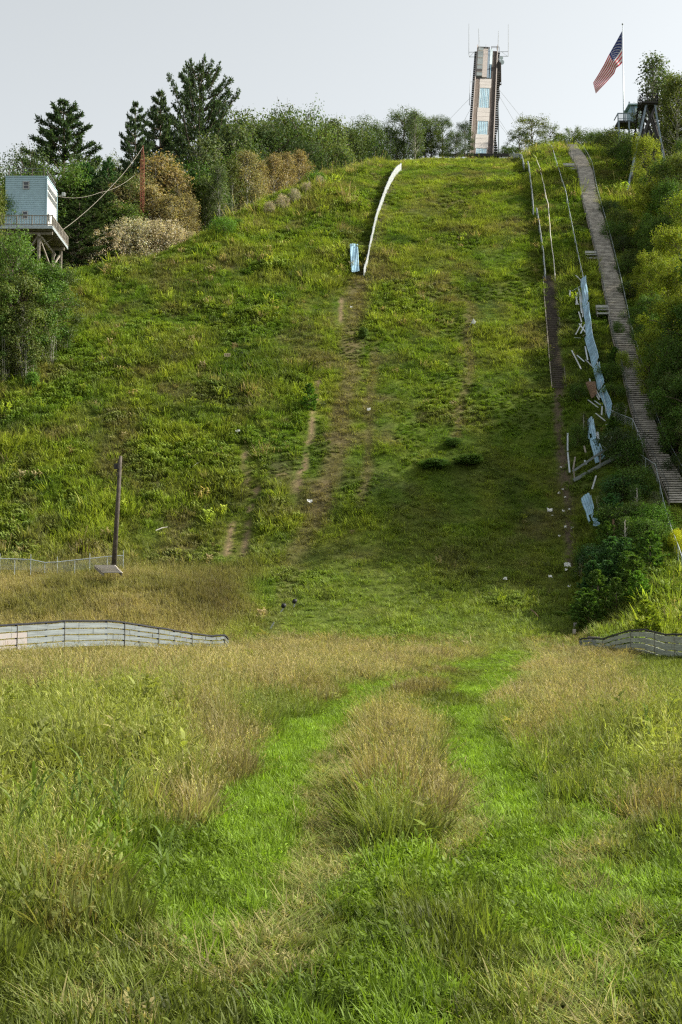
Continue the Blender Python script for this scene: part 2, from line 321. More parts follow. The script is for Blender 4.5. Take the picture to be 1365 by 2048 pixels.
# the high plateau behind the hill falls away gently
GZ = GZ - np.clip(np.abs(fx)-60, 0, 200)*.06*sstep(100, 200, fy) - np.clip(fy-330, 0, 900)*.05
nx, ny = len(gx), len(gy)
me = bpy.data.meshes.new('ground'); vs = np.stack([fx, fy, GZ], 1)
ii = np.arange((ny-1)*nx).reshape(ny-1, nx)[:, :-1].ravel(); fc = np.stack([ii, ii+1, ii+nx+1, ii+nx], 1)
me.vertices.add(len(vs)); me.vertices.foreach_set('co', vs.ravel()); me.loops.add(fc.size); me.loops.foreach_set('vertex_index', fc.ravel())
me.polygons.add(len(fc)); me.polygons.foreach_set('loop_start', np.arange(0, fc.size, 4)); me.polygons.foreach_set('loop_total', np.full(len(fc), 4))
me.update(); me.polygons.foreach_set('use_smooth', np.ones(len(fc), bool))
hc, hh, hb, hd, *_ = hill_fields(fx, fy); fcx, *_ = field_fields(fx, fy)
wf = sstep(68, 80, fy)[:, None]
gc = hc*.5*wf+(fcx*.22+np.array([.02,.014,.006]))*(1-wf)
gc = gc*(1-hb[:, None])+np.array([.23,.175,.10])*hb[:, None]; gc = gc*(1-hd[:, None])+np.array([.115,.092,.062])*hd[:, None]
ca = me.color_attributes.new('soilcol', 'FLOAT_COLOR', 'POINT'); ca.data.foreach_set('color', np.concatenate([gc, np.ones((len(gc), 1))], 1).ravel())
gm = bpy.data.materials.new('turf_ground'); gm.use_nodes = True; t = gm.node_tree; b = t.nodes['Principled BSDF']; b.inputs['Roughness'].default_value = .95; b.inputs['Specular IOR Level'].default_value = .1
a_ = t.nodes.new('ShaderNodeAttribute'); a_.attribute_name = 'soilcol'; no = t.nodes.new('ShaderNodeTexNoise'); no.inputs['Scale'].default_value = 2.6; no.inputs['Detail'].default_value = 9; no.inputs['Roughness'].default_value = .75
tc = t.nodes.new('ShaderNodeTexCoord'); t.links.new(tc.outputs['Object'], no.inputs['Vector'])
rp = t.nodes.new('ShaderNodeValToRGB'); rp.color_ramp.elements[0].position = .3; rp.color_ramp.elements[0].color = (.45,.45,.45,1); rp.color_ramp.elements[1].position = .72; rp.color_ramp.elements[1].color = (1.4,1.35,1.3,1)
mu = t.nodes.new('ShaderNodeMix'); mu.data_type = 'RGBA'; mu.blend_type = 'MULTIPLY'; mu.inputs[0].default_value = 1
t.links.new(no.outputs[0], rp.inputs[0]); t.links.new(a_.outputs['Color'], mu.inputs[6]); t.links.new(rp.outputs[0], mu.inputs[7]); t.links.new(mu.outputs[2], b.inputs['Base Color'])
bp = t.nodes.new('ShaderNodeBump'); bp.inputs['Strength'].default_value = .8; bp.inputs['Distance'].default_value = .12; t.links.new(no.outputs[0], bp.inputs['Height']); t.links.new(bp.outputs[0], b.inputs['Normal'])
me.materials.append(gm); g = newobj('ground', me); tag(g, 'grassy field rising into the steep green landing hill', None, None, 'structure')

# ------------------------------------------------------------------ grass tufts (instanced stuff)
def tuft(name, n, hmin, hmax, rad, wid, lean, curl, seed, seeds=0, flat=False, leafy=0):
    r = random.Random(seed); v = []; f = []; sh = []
    def blade(p, a, L, w0, ln, cl, tone, tip, segs=3):
        d = Vector((math.cos(a), math.sin(a), 0)); e = Vector((-math.sin(a), math.cos(a), 0)); e = (e*math.cos(.6*r.uniform(-1, 1))+d*math.sin(.9*r.uniform(-1, 1))).normalized()
        pos = Vector(p); ang = ln; n0 = len(v)
        for k in range(segs+1):
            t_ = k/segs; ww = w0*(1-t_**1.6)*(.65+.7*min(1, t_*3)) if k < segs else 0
            if k < segs: v.extend([pos-e*ww/2, pos+e*ww/2]); sh.extend([tone+(tip-tone)*t_]*2)
            else: v.append(pos.copy()); sh.append(tip)
            pos = pos+(d*math.sin(ang)+Vector((0,0,1))*math.cos(ang))*L/segs; ang += cl/segs
        for k in range(segs-1): f.append((n0+2*k, n0+2*k+1, n0+2*k+3, n0+2*k+2))
        f.append((n0+2*segs-2, n0+2*segs-1, n0+2*segs))
    for i in range(n):
        a = r.uniform(0, 6.283); rr = rad*math.sqrt(r.random()); p = (rr*math.cos(a), rr*math.sin(a), -.02)
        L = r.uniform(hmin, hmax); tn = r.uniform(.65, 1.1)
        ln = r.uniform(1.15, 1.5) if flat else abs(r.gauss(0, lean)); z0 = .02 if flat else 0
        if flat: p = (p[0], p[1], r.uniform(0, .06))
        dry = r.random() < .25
        blade(p, a+r.uniform(-1.2, 1.2), L, wid*r.uniform(.6, 1.3), ln, r.uniform(.2, 1)*curl, tn*.72, tn*(1.5 if dry else 1.15))  # root tone lowered for brown sheaths and painted shade at the base
    for i in range(seeds):
        a = r.uniform(0, 6.283); rr = rad*.6*math.sqrt(r.random()); L = hmax*r.uniform(1.0, 1.3); ln = abs(r.gauss(0, .12)); d = Vector((math.cos(a), math.sin(a), 0))
        p0 = Vector((rr*math.cos(a), rr*math.sin(a), 0)); p1 = p0+(d*math.sin(ln)+Vector((0,0,1))*math.cos(ln))*L
        blade(p0, a, L, wid*.3, ln, .1, 1.1, 1.2)
        for k in range(5):
            blade(p1-(p1-p0)*.05*k, r.uniform(0, 6.283), L*.08, wid*.5, r.uniform(.2, .7), .3, 1.15, 1.35, 2)
    for i in range(leafy):
        a = r.uniform(0, 6.283); rr = rad*.7*math.sqrt(r.random()); L = r.uniform(hmin, hmax); q = Vector((rr*math.cos(a), rr*math.sin(a), 0)); ln = r.gauss(0, .15)
        for k in range(7):
            h_ = L*(k+1)/7; blade(q+Vector((ln*h_, 0, h_)), r.uniform(0, 6.283), L*.28, wid*2.6, r.uniform(.6, 1.3), .7, r.uniform(.7, 1), r.uniform(.95, 1.35), 2)
    m_ = bpy.data.meshes.new(name); m_.from_pydata([tuple(x) for x in v], [], f); m_.update(); m_.materials.append(M['blade'])
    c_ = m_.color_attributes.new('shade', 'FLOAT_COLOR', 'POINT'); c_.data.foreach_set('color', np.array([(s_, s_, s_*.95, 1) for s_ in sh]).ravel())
    return bpy.data.objects.new(name, m_)
def coll(name, objs):
    c_ = bpy.data.collections.new(name)
    for o in objs: c_.objects.link(o)
    return c_
# each tuft is one unit tall (1 m), scaled per instance
hill_c = coll('hill_tufts', [tuft('a_hill', 34, .5, 1.0, .55, .055, .5, .9, 1), tuft('b_hill', 30, .4, .9, .6, .06, .7, 1.1, 2), tuft('c_weed', 14, .5, .8, .5, .05, .4, .8, 3, 0, False, 7),
                             tuft('d_stems', 26, .6, 1.05, .5, .04, .3, .6, 4, 4), tuft('e_flat', 34, .6, 1.3, .7, .055, 1.2, .7, 5)])
tall_c = coll('tall_tufts', [tuft('a_tall', 20, .55, 1.0, .16, .021, .22, .7, 11, 4), tuft('b_tall', 24, .5, .95, .18, .023, .30, .9, 12, 3), tuft('c_tall', 18, .6, 1.05, .15, .019, .15, .5, 13, 6),
                             tuft('d_reed', 14, .55, .95, .14, .032, .30, 1.1, 14, 1), tuft('e_reed', 10, .5, .9, .14, .030, .25, 1.2, 15, 0, False, 3)])
short_c = coll('short_tufts', [tuft('a_short', 22, .5, 1.0, .5, .062, .4, .9, 21), tuft('b_short', 20, .45, 1.05, .55, .07, .55, 1.1, 22), tuft('c_clover', 8, .5, 1.0, .5, .04, .4, .9, 23, 0, False, 7),
                               tuft('d_short', 24, .6, 1.2, .6, .055, .8, .8, 24), tuft('e_straw', 16, 1.0, 2.2, .8, .05, 1.2, .2, 25, 0, True)])
def scatter(name, pts, rot, scl, colr, idx, collection, label, cat):
    m_ = bpy.data.meshes.new(name); m_.vertices.add(len(pts)); m_.vertices.foreach_set('co', pts.ravel())
    for nm, ty, dat in (('rot', 'FLOAT_VECTOR', rot), ('scl', 'FLOAT_VECTOR', scl)):
        a = m_.attributes.new(nm, ty, 'POINT'); a.data.foreach_set('vector', dat.ravel())
    a = m_.attributes.new('gcol', 'FLOAT_COLOR', 'POINT'); a.data.foreach_set('color', np.concatenate([colr, np.ones((len(colr), 1))], 1).ravel())
    a = m_.attributes.new('idx', 'INT', 'POINT'); a.data.foreach_set('value', idx.astype(np.int32))
    o = newobj(name, m_); gn = bpy.data.node_groups.new(name, 'GeometryNodeTree')
    gn.interface.new_socket('Geometry', in_out='INPUT', socket_type='NodeSocketGeometry'); gn.interface.new_socket('Geometry', in_out='OUTPUT', socket_type='NodeSocketGeometry')
    N = gn.nodes; gi = N.new('NodeGroupInput'); go = N.new('NodeGroupOutput'); ip = N.new('GeometryNodeInstanceOnPoints'); ci = N.new('GeometryNodeCollectionInfo')
    ci.inputs['Collection'].default_value = collection; ci.inputs['Separate Children'].default_value = True; ci.inputs['Reset Children'].default_value = True
    def na(nm, ty):
        q = N.new('GeometryNodeInputNamedAttribute'); q.data_type = ty; q.inputs['Name'].default_value = nm; return q.outputs['Attribute']
    L = gn.links; L.new(gi.outputs[0], ip.inputs['Points']); L.new(ci.outputs[0], ip.inputs['Instance']); ip.inputs['Pick Instance'].default_value = True
    L.new(na('idx', 'INT'), ip.inputs['Instance Index']); L.new(na('rot', 'FLOAT_VECTOR'), ip.inputs['Rotation']); L.new(na('scl', 'FLOAT_VECTOR'), ip.inputs['Scale'])
    L.new(ip.outputs[0], go.inputs[0]); md = o.modifiers.new('scatter', 'NODES'); md.node_group = gn
    tag(o, label, cat, None, 'stuff'); return o
def cand(y0, y1, dens, wfac=.285):
    """random spots in a wedge a little wider than the view"""
    A = wfac*(y1*y1-y0*y0)*1.0; n = int(A*dens); Y = np.sqrt(RNG.uniform(y0*y0, y1*y1, n)); X = RNG.uniform(-1, 1, n)*wfac*Y
    return X, Y
# slopes
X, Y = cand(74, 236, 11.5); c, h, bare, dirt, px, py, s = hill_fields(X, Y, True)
keep = RNG.random(len(X)) > np.maximum(bare*.93, dirt*.85); keep &= (terr(X, Y, False) < 82)
X, Y, c, h, bare = X[keep], Y[keep], c[keep], h[keep], bare[keep]
SC = [(1143,290),(1150,303),(1162,322),(1170,340),(1178,388),(1192,441),(1205,489),(1216,537),(1222,562),(1232,610),(1243,668),(1262,735),(1271,774),(1286,831),(1303,880),(1320,915),(1338,948),(1356,985),(1362,1004)]
TRACK = [(1099,556),(1102,600),(1107,650),(1113,720),(1119,778)]
def clear(path, lift, rad, yoff=0):
    P_ = [at(x, y, 72, lift) for x, y in path]; return seg_d(X, Y+yoff, [(p.x, p.y) for p in P_]) > rad
keep = clear(SC, .5, 1.12) & clear(SC, .5, 1.0, .9) & clear(TRACK, 0, .62)
X, Y, c, h = X[keep], Y[keep], c[keep], h[keep]
Z = terr(X, Y); n = len(X); jit = RNG.normal(1, .16, (n, 1))*np.array([1, 1, 1])+RNG.normal(0, .03, (n, 3))
bkm = (sstep(101, 95, Y)*sstep(8.5, 12, -(X-axis(Y)))) > .5
idx = np.where(bkm, 3, RNG.choice(5, n, p=[.3,.24,.16,.08,.22])); inch = np.abs(X-axis(Y)) < 9.5
idx = np.where(inch & (RNG.random(n) < .45), 4, idx)
sz = np.clip(h, .16, 1.4)*RNG.uniform(.55, 1.3, n)*np.where(bkm, 1, .55+.9*fbm(X, Y, 5.5, 81)); pa = (fbm(X, Y, 4.2, 82) > .60) & ~bkm; idx = np.where(pa, 2, idx); c = np.where(pa[:, None], c*.6+GREEN*.38, c); pb_ = (fbm(X, Y, 3.6, 83) > .62) & ~bkm & ~pa; idx = np.where(pb_, 4, idx); sz = np.where(pb_, sz*.6, sz); c = np.where(pb_[:, None], c*.5+OLV*.75, c); wd_ = (RNG.random(n) < .035) & (h > .35) & ~bkm; sz = np.where(wd_, sz*RNG.uniform(1.3, 2.0, n), sz); idx = np.where(wd_, RNG.choice([2, 3, 1], n), idx); tw_ = RNG.random((n, 1)); c = np.where(wd_[:, None], np.where(tw_ < .4, c*.5, np.where(tw_ < .75, YG*1.15, TAN*1.3)), c)
rot = np.stack([RNG.normal(.30, .2, n), RNG.normal(0, .18, n), RNG.uniform(-.5, .5, n)], 1); rot[:, 2] = np.where(RNG.random(n) < .6, RNG.uniform(-.9, .9, n), RNG.uniform(0, 6.28, n))
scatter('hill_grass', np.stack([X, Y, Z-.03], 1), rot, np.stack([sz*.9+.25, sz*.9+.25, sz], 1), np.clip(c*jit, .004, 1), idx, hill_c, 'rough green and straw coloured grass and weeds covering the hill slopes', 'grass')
# field
def field_batch(y0, y1, d_tall, d_short):
    T = []; S = []
    X, Y = cand(y0, y1, d_tall); c, h, k, px, py = field_fields(X, Y); m_ = h*RNG.uniform(.9, 1.1, len(h)) > .24; T.append((X[m_], Y[m_], c[m_], h[m_], k[m_]))
    X, Y = cand(y0, y1, d_short); c, h, k, px, py = field_fields(X, Y); m_ = (h < .34) | (RNG.random(len(h)) < .3); S.append((X[m_], Y[m_], c[m_], h[m_], k[m_]))
    return T, S
TT, SS = [], []
for a in ((5.0, 12, 62, 330), (12, 24, 48, 170), (24, 45, 30, 60), (45, 82, 19, 14)):
    T, S = field_batch(*a); TT += T; SS += S
def cat_(L, i): return np.concatenate([q[i] for q in L])
X, Y, c, h, k = [cat_(TT, i) for i in range(5)]; edge = sstep(84, 72, Y+(fbm(X, Y, 3, 41)-.5)*9)
s = X-axis(Y); keep = (RNG.random(len(X)) < edge*np.clip((fbm(X, Y, .45, 72, 2)-.32)*4, .12, 1)); X, Y, c, h, k = X[keep], Y[keep], c[keep], h[keep], k[keep]
n = len(X); far = 1+np.clip((Y-20)/45, 0, 1)*1.3
tone = fbm(X, Y, .7, 51)
hz = h*RNG.uniform(.6, 1.15, n)*(.50+.95*fbm(X, Y, .9, 52))*(1-.42*sstep(22, 55, Y))
idx = np.where(np.isin(k, [5, 6]), RNG.choice(5, n, p=[.15,.15,.1,.35,.25]), RNG.choice(5, n, p=[.32,.28,.3,.07,.03]))
gm_ = RNG.random(n)[:, None]; c = c*RNG.normal(1, .17, (n, 1)); c = np.where(gm_ < .30, c*.45+OLV*.62, c); c = np.where(gm_ > .93, c*.6+STRAW*.5, c)
wx = np.where(h > .5, .55+.5*h, .8)*far
lean = RNG.normal(0, .15, (n, 2)); lean[:, 0] += (fbm(X, Y, 1.3, 61, 2)-.5)*1.1+.04; lean[:, 1] += (fbm(X, Y, 1.3, 62, 2)-.5)*1.5; vv_ = (.40+1.25*fbm(X, Y, .4, 63, 2))[:, None]; c = c*vv_; gg = np.clip((fbm(X, Y, .8, 64)-.5)*5, 0, 1)[:, None]*.5; c = c*(1-gg)+np.array([.13,.165,.035])*gg
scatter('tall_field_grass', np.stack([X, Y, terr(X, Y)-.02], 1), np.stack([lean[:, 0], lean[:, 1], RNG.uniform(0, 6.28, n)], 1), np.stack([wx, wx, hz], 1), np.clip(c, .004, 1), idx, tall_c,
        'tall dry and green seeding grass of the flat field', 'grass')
print('tall', n)
X, Y, c, h, k = [cat_(SS, i) for i in range(5)]; n = len(X)
c = c*(.6+.8*fbm(X, Y, .35, 65, 2))[:, None]; hs = np.clip(h, .06, .26)*RNG.uniform(.6, 1.35, n)*(.6+.8*fbm(X, Y, .5, 66, 2)); far = 1+np.clip((Y-20)/45, 0, 1)*1.2
idx = np.where(k == 4, RNG.choice(5, n, p=[.1,.15,.1,.3,.35]), np.where(k == 6, RNG.choice(5, n, p=[.25,.2,.4,.15,0]), RNG.choice(5, n, p=[.38,.28,.06,.24,.04])))
c = c*RNG.normal(1, .16, (n, 1)); st = (k == 4) & (RNG.random(n) < .45); c = np.where(st[:, None], c*.45+STRAW*.6, c)
wide = np.clip(.12+hs*.35, .13, .3)*far; hs = np.where(idx == 4, wide, hs)
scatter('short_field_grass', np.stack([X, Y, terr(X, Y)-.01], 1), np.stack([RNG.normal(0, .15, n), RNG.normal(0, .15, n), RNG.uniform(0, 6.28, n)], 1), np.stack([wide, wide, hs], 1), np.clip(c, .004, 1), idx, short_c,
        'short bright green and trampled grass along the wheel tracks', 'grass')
print('short', n)
# ================================================================== BUILT THINGS
def terrain_pts(pix, step=2.0, ymin=70):
    """ground points under picture positions, densified"""
    P = [at(x, y, ymin) for x, y in pix]; Q = [P[0]]
    for a, b in zip(P[:-1], P[1:]):
        n = max(1, int(round((b-a).length/step)))
        for k in range(1, n+1):
            q = a.lerp(b, k/n); q.z = float(terr(q.x, q.y, False)); Q.append(q)
    return Q
# ---- board fences (continuous strips of boards on posts)
def board_fence(name, label, cat, pts, tops, rows, mats, group=None, gap=.05, thick=.04, hose=True, post_every=3, face=-1, patch=None, postm='dark_wood'):
    root = empty(name, pts[0], label, cat, group); o = pts[0]
    for r in range(rows):
        b = MB(o)
        for i in range(len(pts)-1):
            p, q = pts[i], pts[i+1]; hp, hq = tops[i]-p.z, tops[i+1]-q.z
            d = (q-p).normalized(); nrm = Vector((d.y, -d.x, 0)).normalized()*thick/2*face
            lo0, hi0 = p.z+hp*(r/rows), p.z+hp*((r+1)/rows)-gap; lo1, hi1 = q.z+hq*(r/rows), q.z+hq*((r+1)/rows)-gap
            sk = random.uniform(-.012, .012); jz = random.uniform(-.012, .012); lo0 += jz; hi0 += jz; lo1 += jz; hi1 += jz; q2 = p.lerp(q, .994)
            A = lambda P_, z, s_: Vector((P_.x, P_.y, z))+nrm*s_+nrm.normalized()*sk
            mi = 1 if (patch and patch(i, r)) else 0
            b.hexa([A(p, lo0, -1), A(q2, lo1, -1), A(q2, lo1, 1), A(p, lo0, 1), A(p, hi0, -1), A(q2, hi1, -1), A(q2, hi1, 1), A(p, hi0, 1)], mi)
        b.build('board', [M[mats[0]], M[mats[1]]], root)
    for i in range(0, len(pts), post_every):
        p = pts[i]; d = (pts[min(i+1, len(pts)-1)]-pts[max(i-1, 0)]).normalized(); nrm = Vector((d.y, -d.x, 0)).normalized()*face
        b = MB(o); b.box(Vector((p.x, p.y, (p.z+tops[i])/2-.1))-nrm*(.07), (.09, .09, tops[i]-p.z+.25)); b.build('post', M[postm], root)
        if hose and (i//post_every) % 2 == 0: b = MB(o); b.box(Vector((p.x, p.y, (p.z+tops[i])/2))+nrm*(.035), (.018, .02, tops[i]-p.z)); b.build('strap', M['old_wood'], root)
    if hose:
        b = MB(o); b.tube([Vector((p.x, p.y, z_+.015+random.uniform(0, .025))) for p, z_ in zip(pts, tops)], .045, 6); b.build('top_hose', M['rubber'], root)
    return root
def pix_fence(top, y_of, name, label, rows, mats, h=None, sub=3, **k):
    pts, tops = [], []
    for (x0, y0), (x1, y1) in zip(top[:-1], top[1:]):
        for j in range(sub):
            t_ = j/sub; x = x0+(x1-x0)*t_; y = y0+(y1-y0)*t_; P = at_Y(x, y, y_of(x)); tops.append(P.z)
            pts.append(Vector((P.x, P.y, P.z-(h(x) if h else P.z-ground(P.x, P.y)))))
    x, y = top[-1]; P = at_Y(x, y, y_of(x)); tops.append(P.z); pts.append(Vector((P.x, P.y, P.z-(h(x) if h else P.z-ground(P.x, P.y)))))
    return board_fence(name, label, 'fence', pts, tops, rows, mats, **k)
pix_fence([(-60,1256),(0,1252),(35,1250),(95,1246),(130,1243),(215,1243),(250,1246),(280,1251),(318,1257),(350,1262),(385,1268),(425,1273),(450,1271),(457,1280)],
          lambda x: 60+(x+60)/517*11, 'board_fence', 'long undulating pale grey board fence with black top hose left of the field', 4, ('grey_wood', 'rust_stain'),
          h=lambda x: 1.12-.40*max(0, (x-200)/257), patch=lambda i, r: 3 <= i <= 6 and r < 3, gap=.055, face=1)
f2 = pix_fence([(1160,1279),(1185,1277),(1206,1279),(1232,1270),(1262,1262),(1290,1261),(1310,1265),(1330,1270),(1350,1270),(1400,1272),(1450,1274)],
          lambda x: 76-(x-1160)/290*19, 'board_fence', 'low greenish grey board fence sagging through grass right of the field', 4, ('green_board', 'grey_wood'),
          h=lambda x: .68+.75*min(1, max(0, (x-1160)/205)), gap=.055, face=1, patch=lambda i, r: i < 4)
b = MB(); p0 = at_Y(1177,1276,77); p1 = at_Y(1214,1276,76); b.bar(p0, p1, .10, .16, 0); b.bar(p0-Vector((0,0,.5)), p0, .08, .08, 0); b.bar(p1-Vector((0,0,.5)), p1, .08, .08, 0)
tag(b.build('timber_barrier', M['pink_board']), 'short reddish timber rail standing behind the far end of the right board fence', 'barrier')
# chute side fences on the upper hill
def chute_fence(pix, h, label, rows=4, group='white fence sections along the upper landing hill', face=-1, lift=None):
    P = terrain_pts(pix, 1.6); n = len(P); tops = [p.z+(h if not callable(h) else h(i/(n-1))) for i, p in enumerate(P)]
    P = [Vector((p.x, p.y, p.z+.05)) for p in P]
    return board_fence('side_fence', label, 'fence', P, tops, rows, ('white', 'galv'), group, gap=.02, thick=.05, hose=False, post_every=2, face=face, postm='galv')
chute_fence([(803,343),(792,352),(780,372),(767,405),(753,445),(743,490),(736,528),(728,556)], lambda t_: 1.15-.2*t_, 'long white board fence curving over the crest, left side of the landing hill', face=-1)
chute_fence([(1028,318),(1044,324),(1049,345)], 1.15, 'short curved white board fence at the crest left of the other right side sections', face=-1)
chute_fence([(1057,336),(1062,370),(1066,405),(1068,432)], .95, 'middle white fence section just below the crest, right side of the landing hill', face=-1)
chute_fence([(1075,432),(1082,478),(1088,520),(1092,566)], .95, 'lowest straight white fence section on the right side of the landing hill', face=-1)
# pale pipe line beside it
def surf_line(pix, lift, rad, name, label, cat, m, posts=0, wob=.06, group=None):
    P = terrain_pts(pix, 3.0); Q = [p+Vector((random.uniform(-wob, wob), 0, lift+random.uniform(-wob, wob))) for p in P]; b = MB(P[0]); b.tube(Q, rad, 6)
    if not posts: o = b.build(name, M[m]); o.location = P[0]; return tag(o, label, cat, group)
    root = empty(name, P[0], label, cat, group); b.build('rail', M[m], root)
    for i in range(0, len(P), posts):
        c_ = MB(P[0]); c_.tube([P[i]-Vector((0,0,.3)), Q[i]], rad*.8, 5); c_.build('post', M[m], root)
    return root
surf_line([(1048,312),(1070,322),(1080,348),(1086,372),(1091,400),(1097,421),(1100,462),(1105,512),(1111,566)], .75, .045, 'pipe_rail', 'thin pale pipe rail wavering down the slope between white fence and chain link fence', 'rail', 'rope', 2)
# ---- chain link fences
def chain_fence(P, h, label, group='chain link fences', post=3, rad=.026, cell=.16, tall=None, lean=0, face=None, mesh_on=True, meshm='galv'):
    root = empty('chain_link_fence', P[0], label, 'fence', group); o = P[0]; L = Vector((lean, 0, 0))
    T = [p+Vector((0, 0, h))+L for p in P]
    b = MB(o); b.tube(T, rad, 6); b.build('top_rail', M['galv'], root)
    for i in range(0, len(P), post):
        e = .0 if tall is None else (tall if (i//post) % 2 == 0 else -.05)
        c_ = MB(o); c_.tube([P[i]-Vector((0,0,.3)), T[i]+Vector((0,0,e))], rad*.9, 5); c_.build('post', M['galv'], root)
    if mesh_on:
        b = MB(o); w_ = .004
        for i in range(len(P)-1):
            n = max(1, int((P[i+1]-P[i]).length/cell)); rows = max(1, int(h/cell/1.0))
            for k in range(n):
                for r in range(rows):
                    a0 = P[i].lerp(P[i+1], k/n); a1 = P[i].lerp(P[i+1], (k+1)/n); t0 = T[i].lerp(T[i+1], k/n); t1 = T[i].lerp(T[i+1], (k+1)/n)
                    c00 = a0.lerp(t0, r/rows); c10 = a1.lerp(t1, r/rows); c01 = a0.lerp(t0, (r+1)/rows); c11 = a1.lerp(t1, (r+1)/rows)
                    for u, v in ((c00, c11), (c10, c01)):
                        z_ = Vector((0, 0, w_)); b.add([u-z_, v-z_, v+z_, u+z_], [(0,1,2,3)])
        b.build('wire_mesh', M[meshm], root)
    return root
P = [];
for x, y in [(-70,1143),(-20,1142),(0,1142),(30,1143),(62,1144),(90,1150),(115,1149),(150,1145),(180,1142),(215,1138),(247,1136)]:
    q = at_Y(x, y-25, 93+x*.008); q.z -= .72; P.append(q)
chain_fence(P, .72, 'wavy chain link fence with tall thin posts along the top of the left bank', tall=.35, post=1, cell=.09)
P = terrain_pts([(1094,296),(1104,305),(1113,335),(1124,372),(1133,400),(1140,440),(1150,490),(1160,540),(1168,575),(1176,625),(1186,690),(1194,740),(1204,795),(1214,846)], 1.5)
chain_fence(P, .95, 'very long chain link fence running from the crest down beside the metal sheets', post=2, cell=.2)
P = terrain_pts([(1219,842),(1240,852),(1266,862),(1276,885),(1287,915)], 1.2)
chain_fence(P, .95, 'short bent chain link fence turning toward the foot of the stairs', post=2, cell=.16)
P = terrain_pts([(1268,914),(1272,928),(1292,942),(1312,955),(1318,982),(1324,1010),(1332,1045),(1344,1085),(1357,1120),(1372,1165)], 1.0, 66)
chain_fence(P, .95, 'chain link fence curling down the right bank past the yellow goldenrod', post=2, cell=.14)
# ---- light pole on the left bank
base = at_Y(228, 1118, 93); top = at_Y(241.5, 912, 93)
root = empty('utility_pole', base, 'leaning bare brown wooden utility pole beside the end of the left chain link fence', 'pole')
b = MB(base); b.tube([base-Vector((0,0,.6)), base.lerp(top, .5)+Vector((.03,0,0)), top], [.17,.145,.115], 10); b.build('pole', M['dark_brown'], root, True)
c_ = base.lerp(top, .88); b = MB(base); b.box(c_+Vector((-.20,-.06,.12)), (.30,.26,.34)); b.box(c_+Vector((-.13,-.02,.30)), (.28,.06,.06)); b.build('floodlight_box', M['dark_wood'], root)
b = MB(base); b.tube([c_+Vector((-.12,0,-.1)), c_+Vector((-.2,-.05,-.45)), c_+Vector((.02,-.12,-.6))], .025, 5); b.build('cable', M['rubber'], root)
# wooden steps near it
root = empty('wooden_steps', at_Y(215,1145,90), 'small pale grey wooden steps at the foot of the pole', 'steps'); o = root.location
for k in range(7):
    t_ = k/6; a = at_Y(190+18*t_, 1131+14*t_, 91.5-2.6*t_); c_ = at_Y(231+14*t_, 1130+16*t_, 91.5-2.6*t_); c_.z = a.z; b = MB(o); b.bar(a, c_, .36, .05); b.build('tread', M['beige_board'], root)
for u in (0, 1):
    b = MB(o); b.bar(at_Y(190+40*u, 1134, 91.5), at_Y(208+36*u, 1149, 88.9), .06, .2); b.build('stringer', M['old_wood'], root)
# ---- corrugated sheets
def y0_(q): return q[0][1]
def sheet(quad, label, cat='metal sheet', group='fallen blue grey metal sheets', ribs=7, lift=.12, m='sheet', name='metal_sheet', lifts=None, torn=0, parts=True):
    """quad of picture corners tl,tr,br,bl lying over the ground"""
    lifts = [l+.35 for l in (lifts or [lift]*4)]; quad = [(x+(-2 if i in (0, 3) else 1.2), y) for i, (x, y) in enumerate(quad)] if group and 'fallen' in group and ribs < 9 and y0_(quad) > 560 else quad
    C4 = [at(x, y, 70)+Vector((0, -.02, l)) for (x, y), l in zip(quad, lifts)]; o = C4[3].copy()
    nx_, ny_ = ribs*4, 10; b = MB(o); vs = []; nrm = (C4[1]-C4[0]).cross(C4[3]-C4[0]).normalized(); nrm = -nrm if nrm.z < 0 else nrm
    rr = random.Random(len(label)); bend = rr.uniform(-.12, .16)
    for j in range(ny_+1):
        for i in range(nx_+1):
            u, v = i/nx_, j/ny_; p = C4[0].lerp(C4[1], u).lerp(C4[3].lerp(C4[2], u), v)
            e = (0, .7, 1, .7)[i % 4]*.05; vs.append(p+nrm*(e+bend*math.sin(v*3.1)*math.sin(u*3.1)+.05*math.sin(v*9+u*5)))
    fs = [];
    for j in range(ny_):
        for i in range(nx_):
            if torn and ((j > ny_-3 and (i//4) % 3 == torn % 3) or (j < 2 and i//4 == ribs-1)): continue
            a = j*(nx_+1)+i; fs.append((a, a+1, a+nx_+2, a+nx_+1))
    b.add(vs, fs); ob = b.build(name, M[m]); ob.location = o
    md = ob.modifiers.new('thick', 'SOLIDIFY'); md.thickness = .012
    return tag(ob, label, cat, group)
sheet([(700,512),(716,511),(719,553),(703,554)], 'upright ribbed pale blue sheet standing alone beside the lower end of the white fence', lifts=[.9,.9,.15,.15], ribs=5)
sheet([(1164,575),(1171,573),(1177,622),(1169,634)], 'topmost narrow blue grey sheet below the end of the chain link slope', ribs=4, lifts=[.3,.8,.7,.2])
sheet([(1170,634),(1177,625),(1184,686),(1175,684)], 'blue grey sheet second from the top of the row along the chain link fence', ribs=5, lifts=[.3,.7,.6,.2])
sheet([(1172,692),(1183,687),(1198,742),(1189,751)], 'bright streaked sheet in the middle of the row along the chain link fence', ribs=7, lifts=[.3,.8,.8,.2])
sheet([(1190,754),(1198,747),(1209,792),(1199,796)], 'dull blue sheet fourth down the row along the chain link fence', ribs=6, lifts=[.2,.7,.7,.2])
sheet([(1202,800),(1209,795),(1225,838),(1221,850)], 'lowest pointed sheet of the row ending where the chain link fence turns', ribs=6, lifts=[.2,.7,.8,.1])
sheet([(1178,860),(1186,850),(1192,893),(1179,893)], 'curled torn blue sheet just above the broken trestle', ribs=4, lifts=[.3,.5,.3,.2], torn=1)
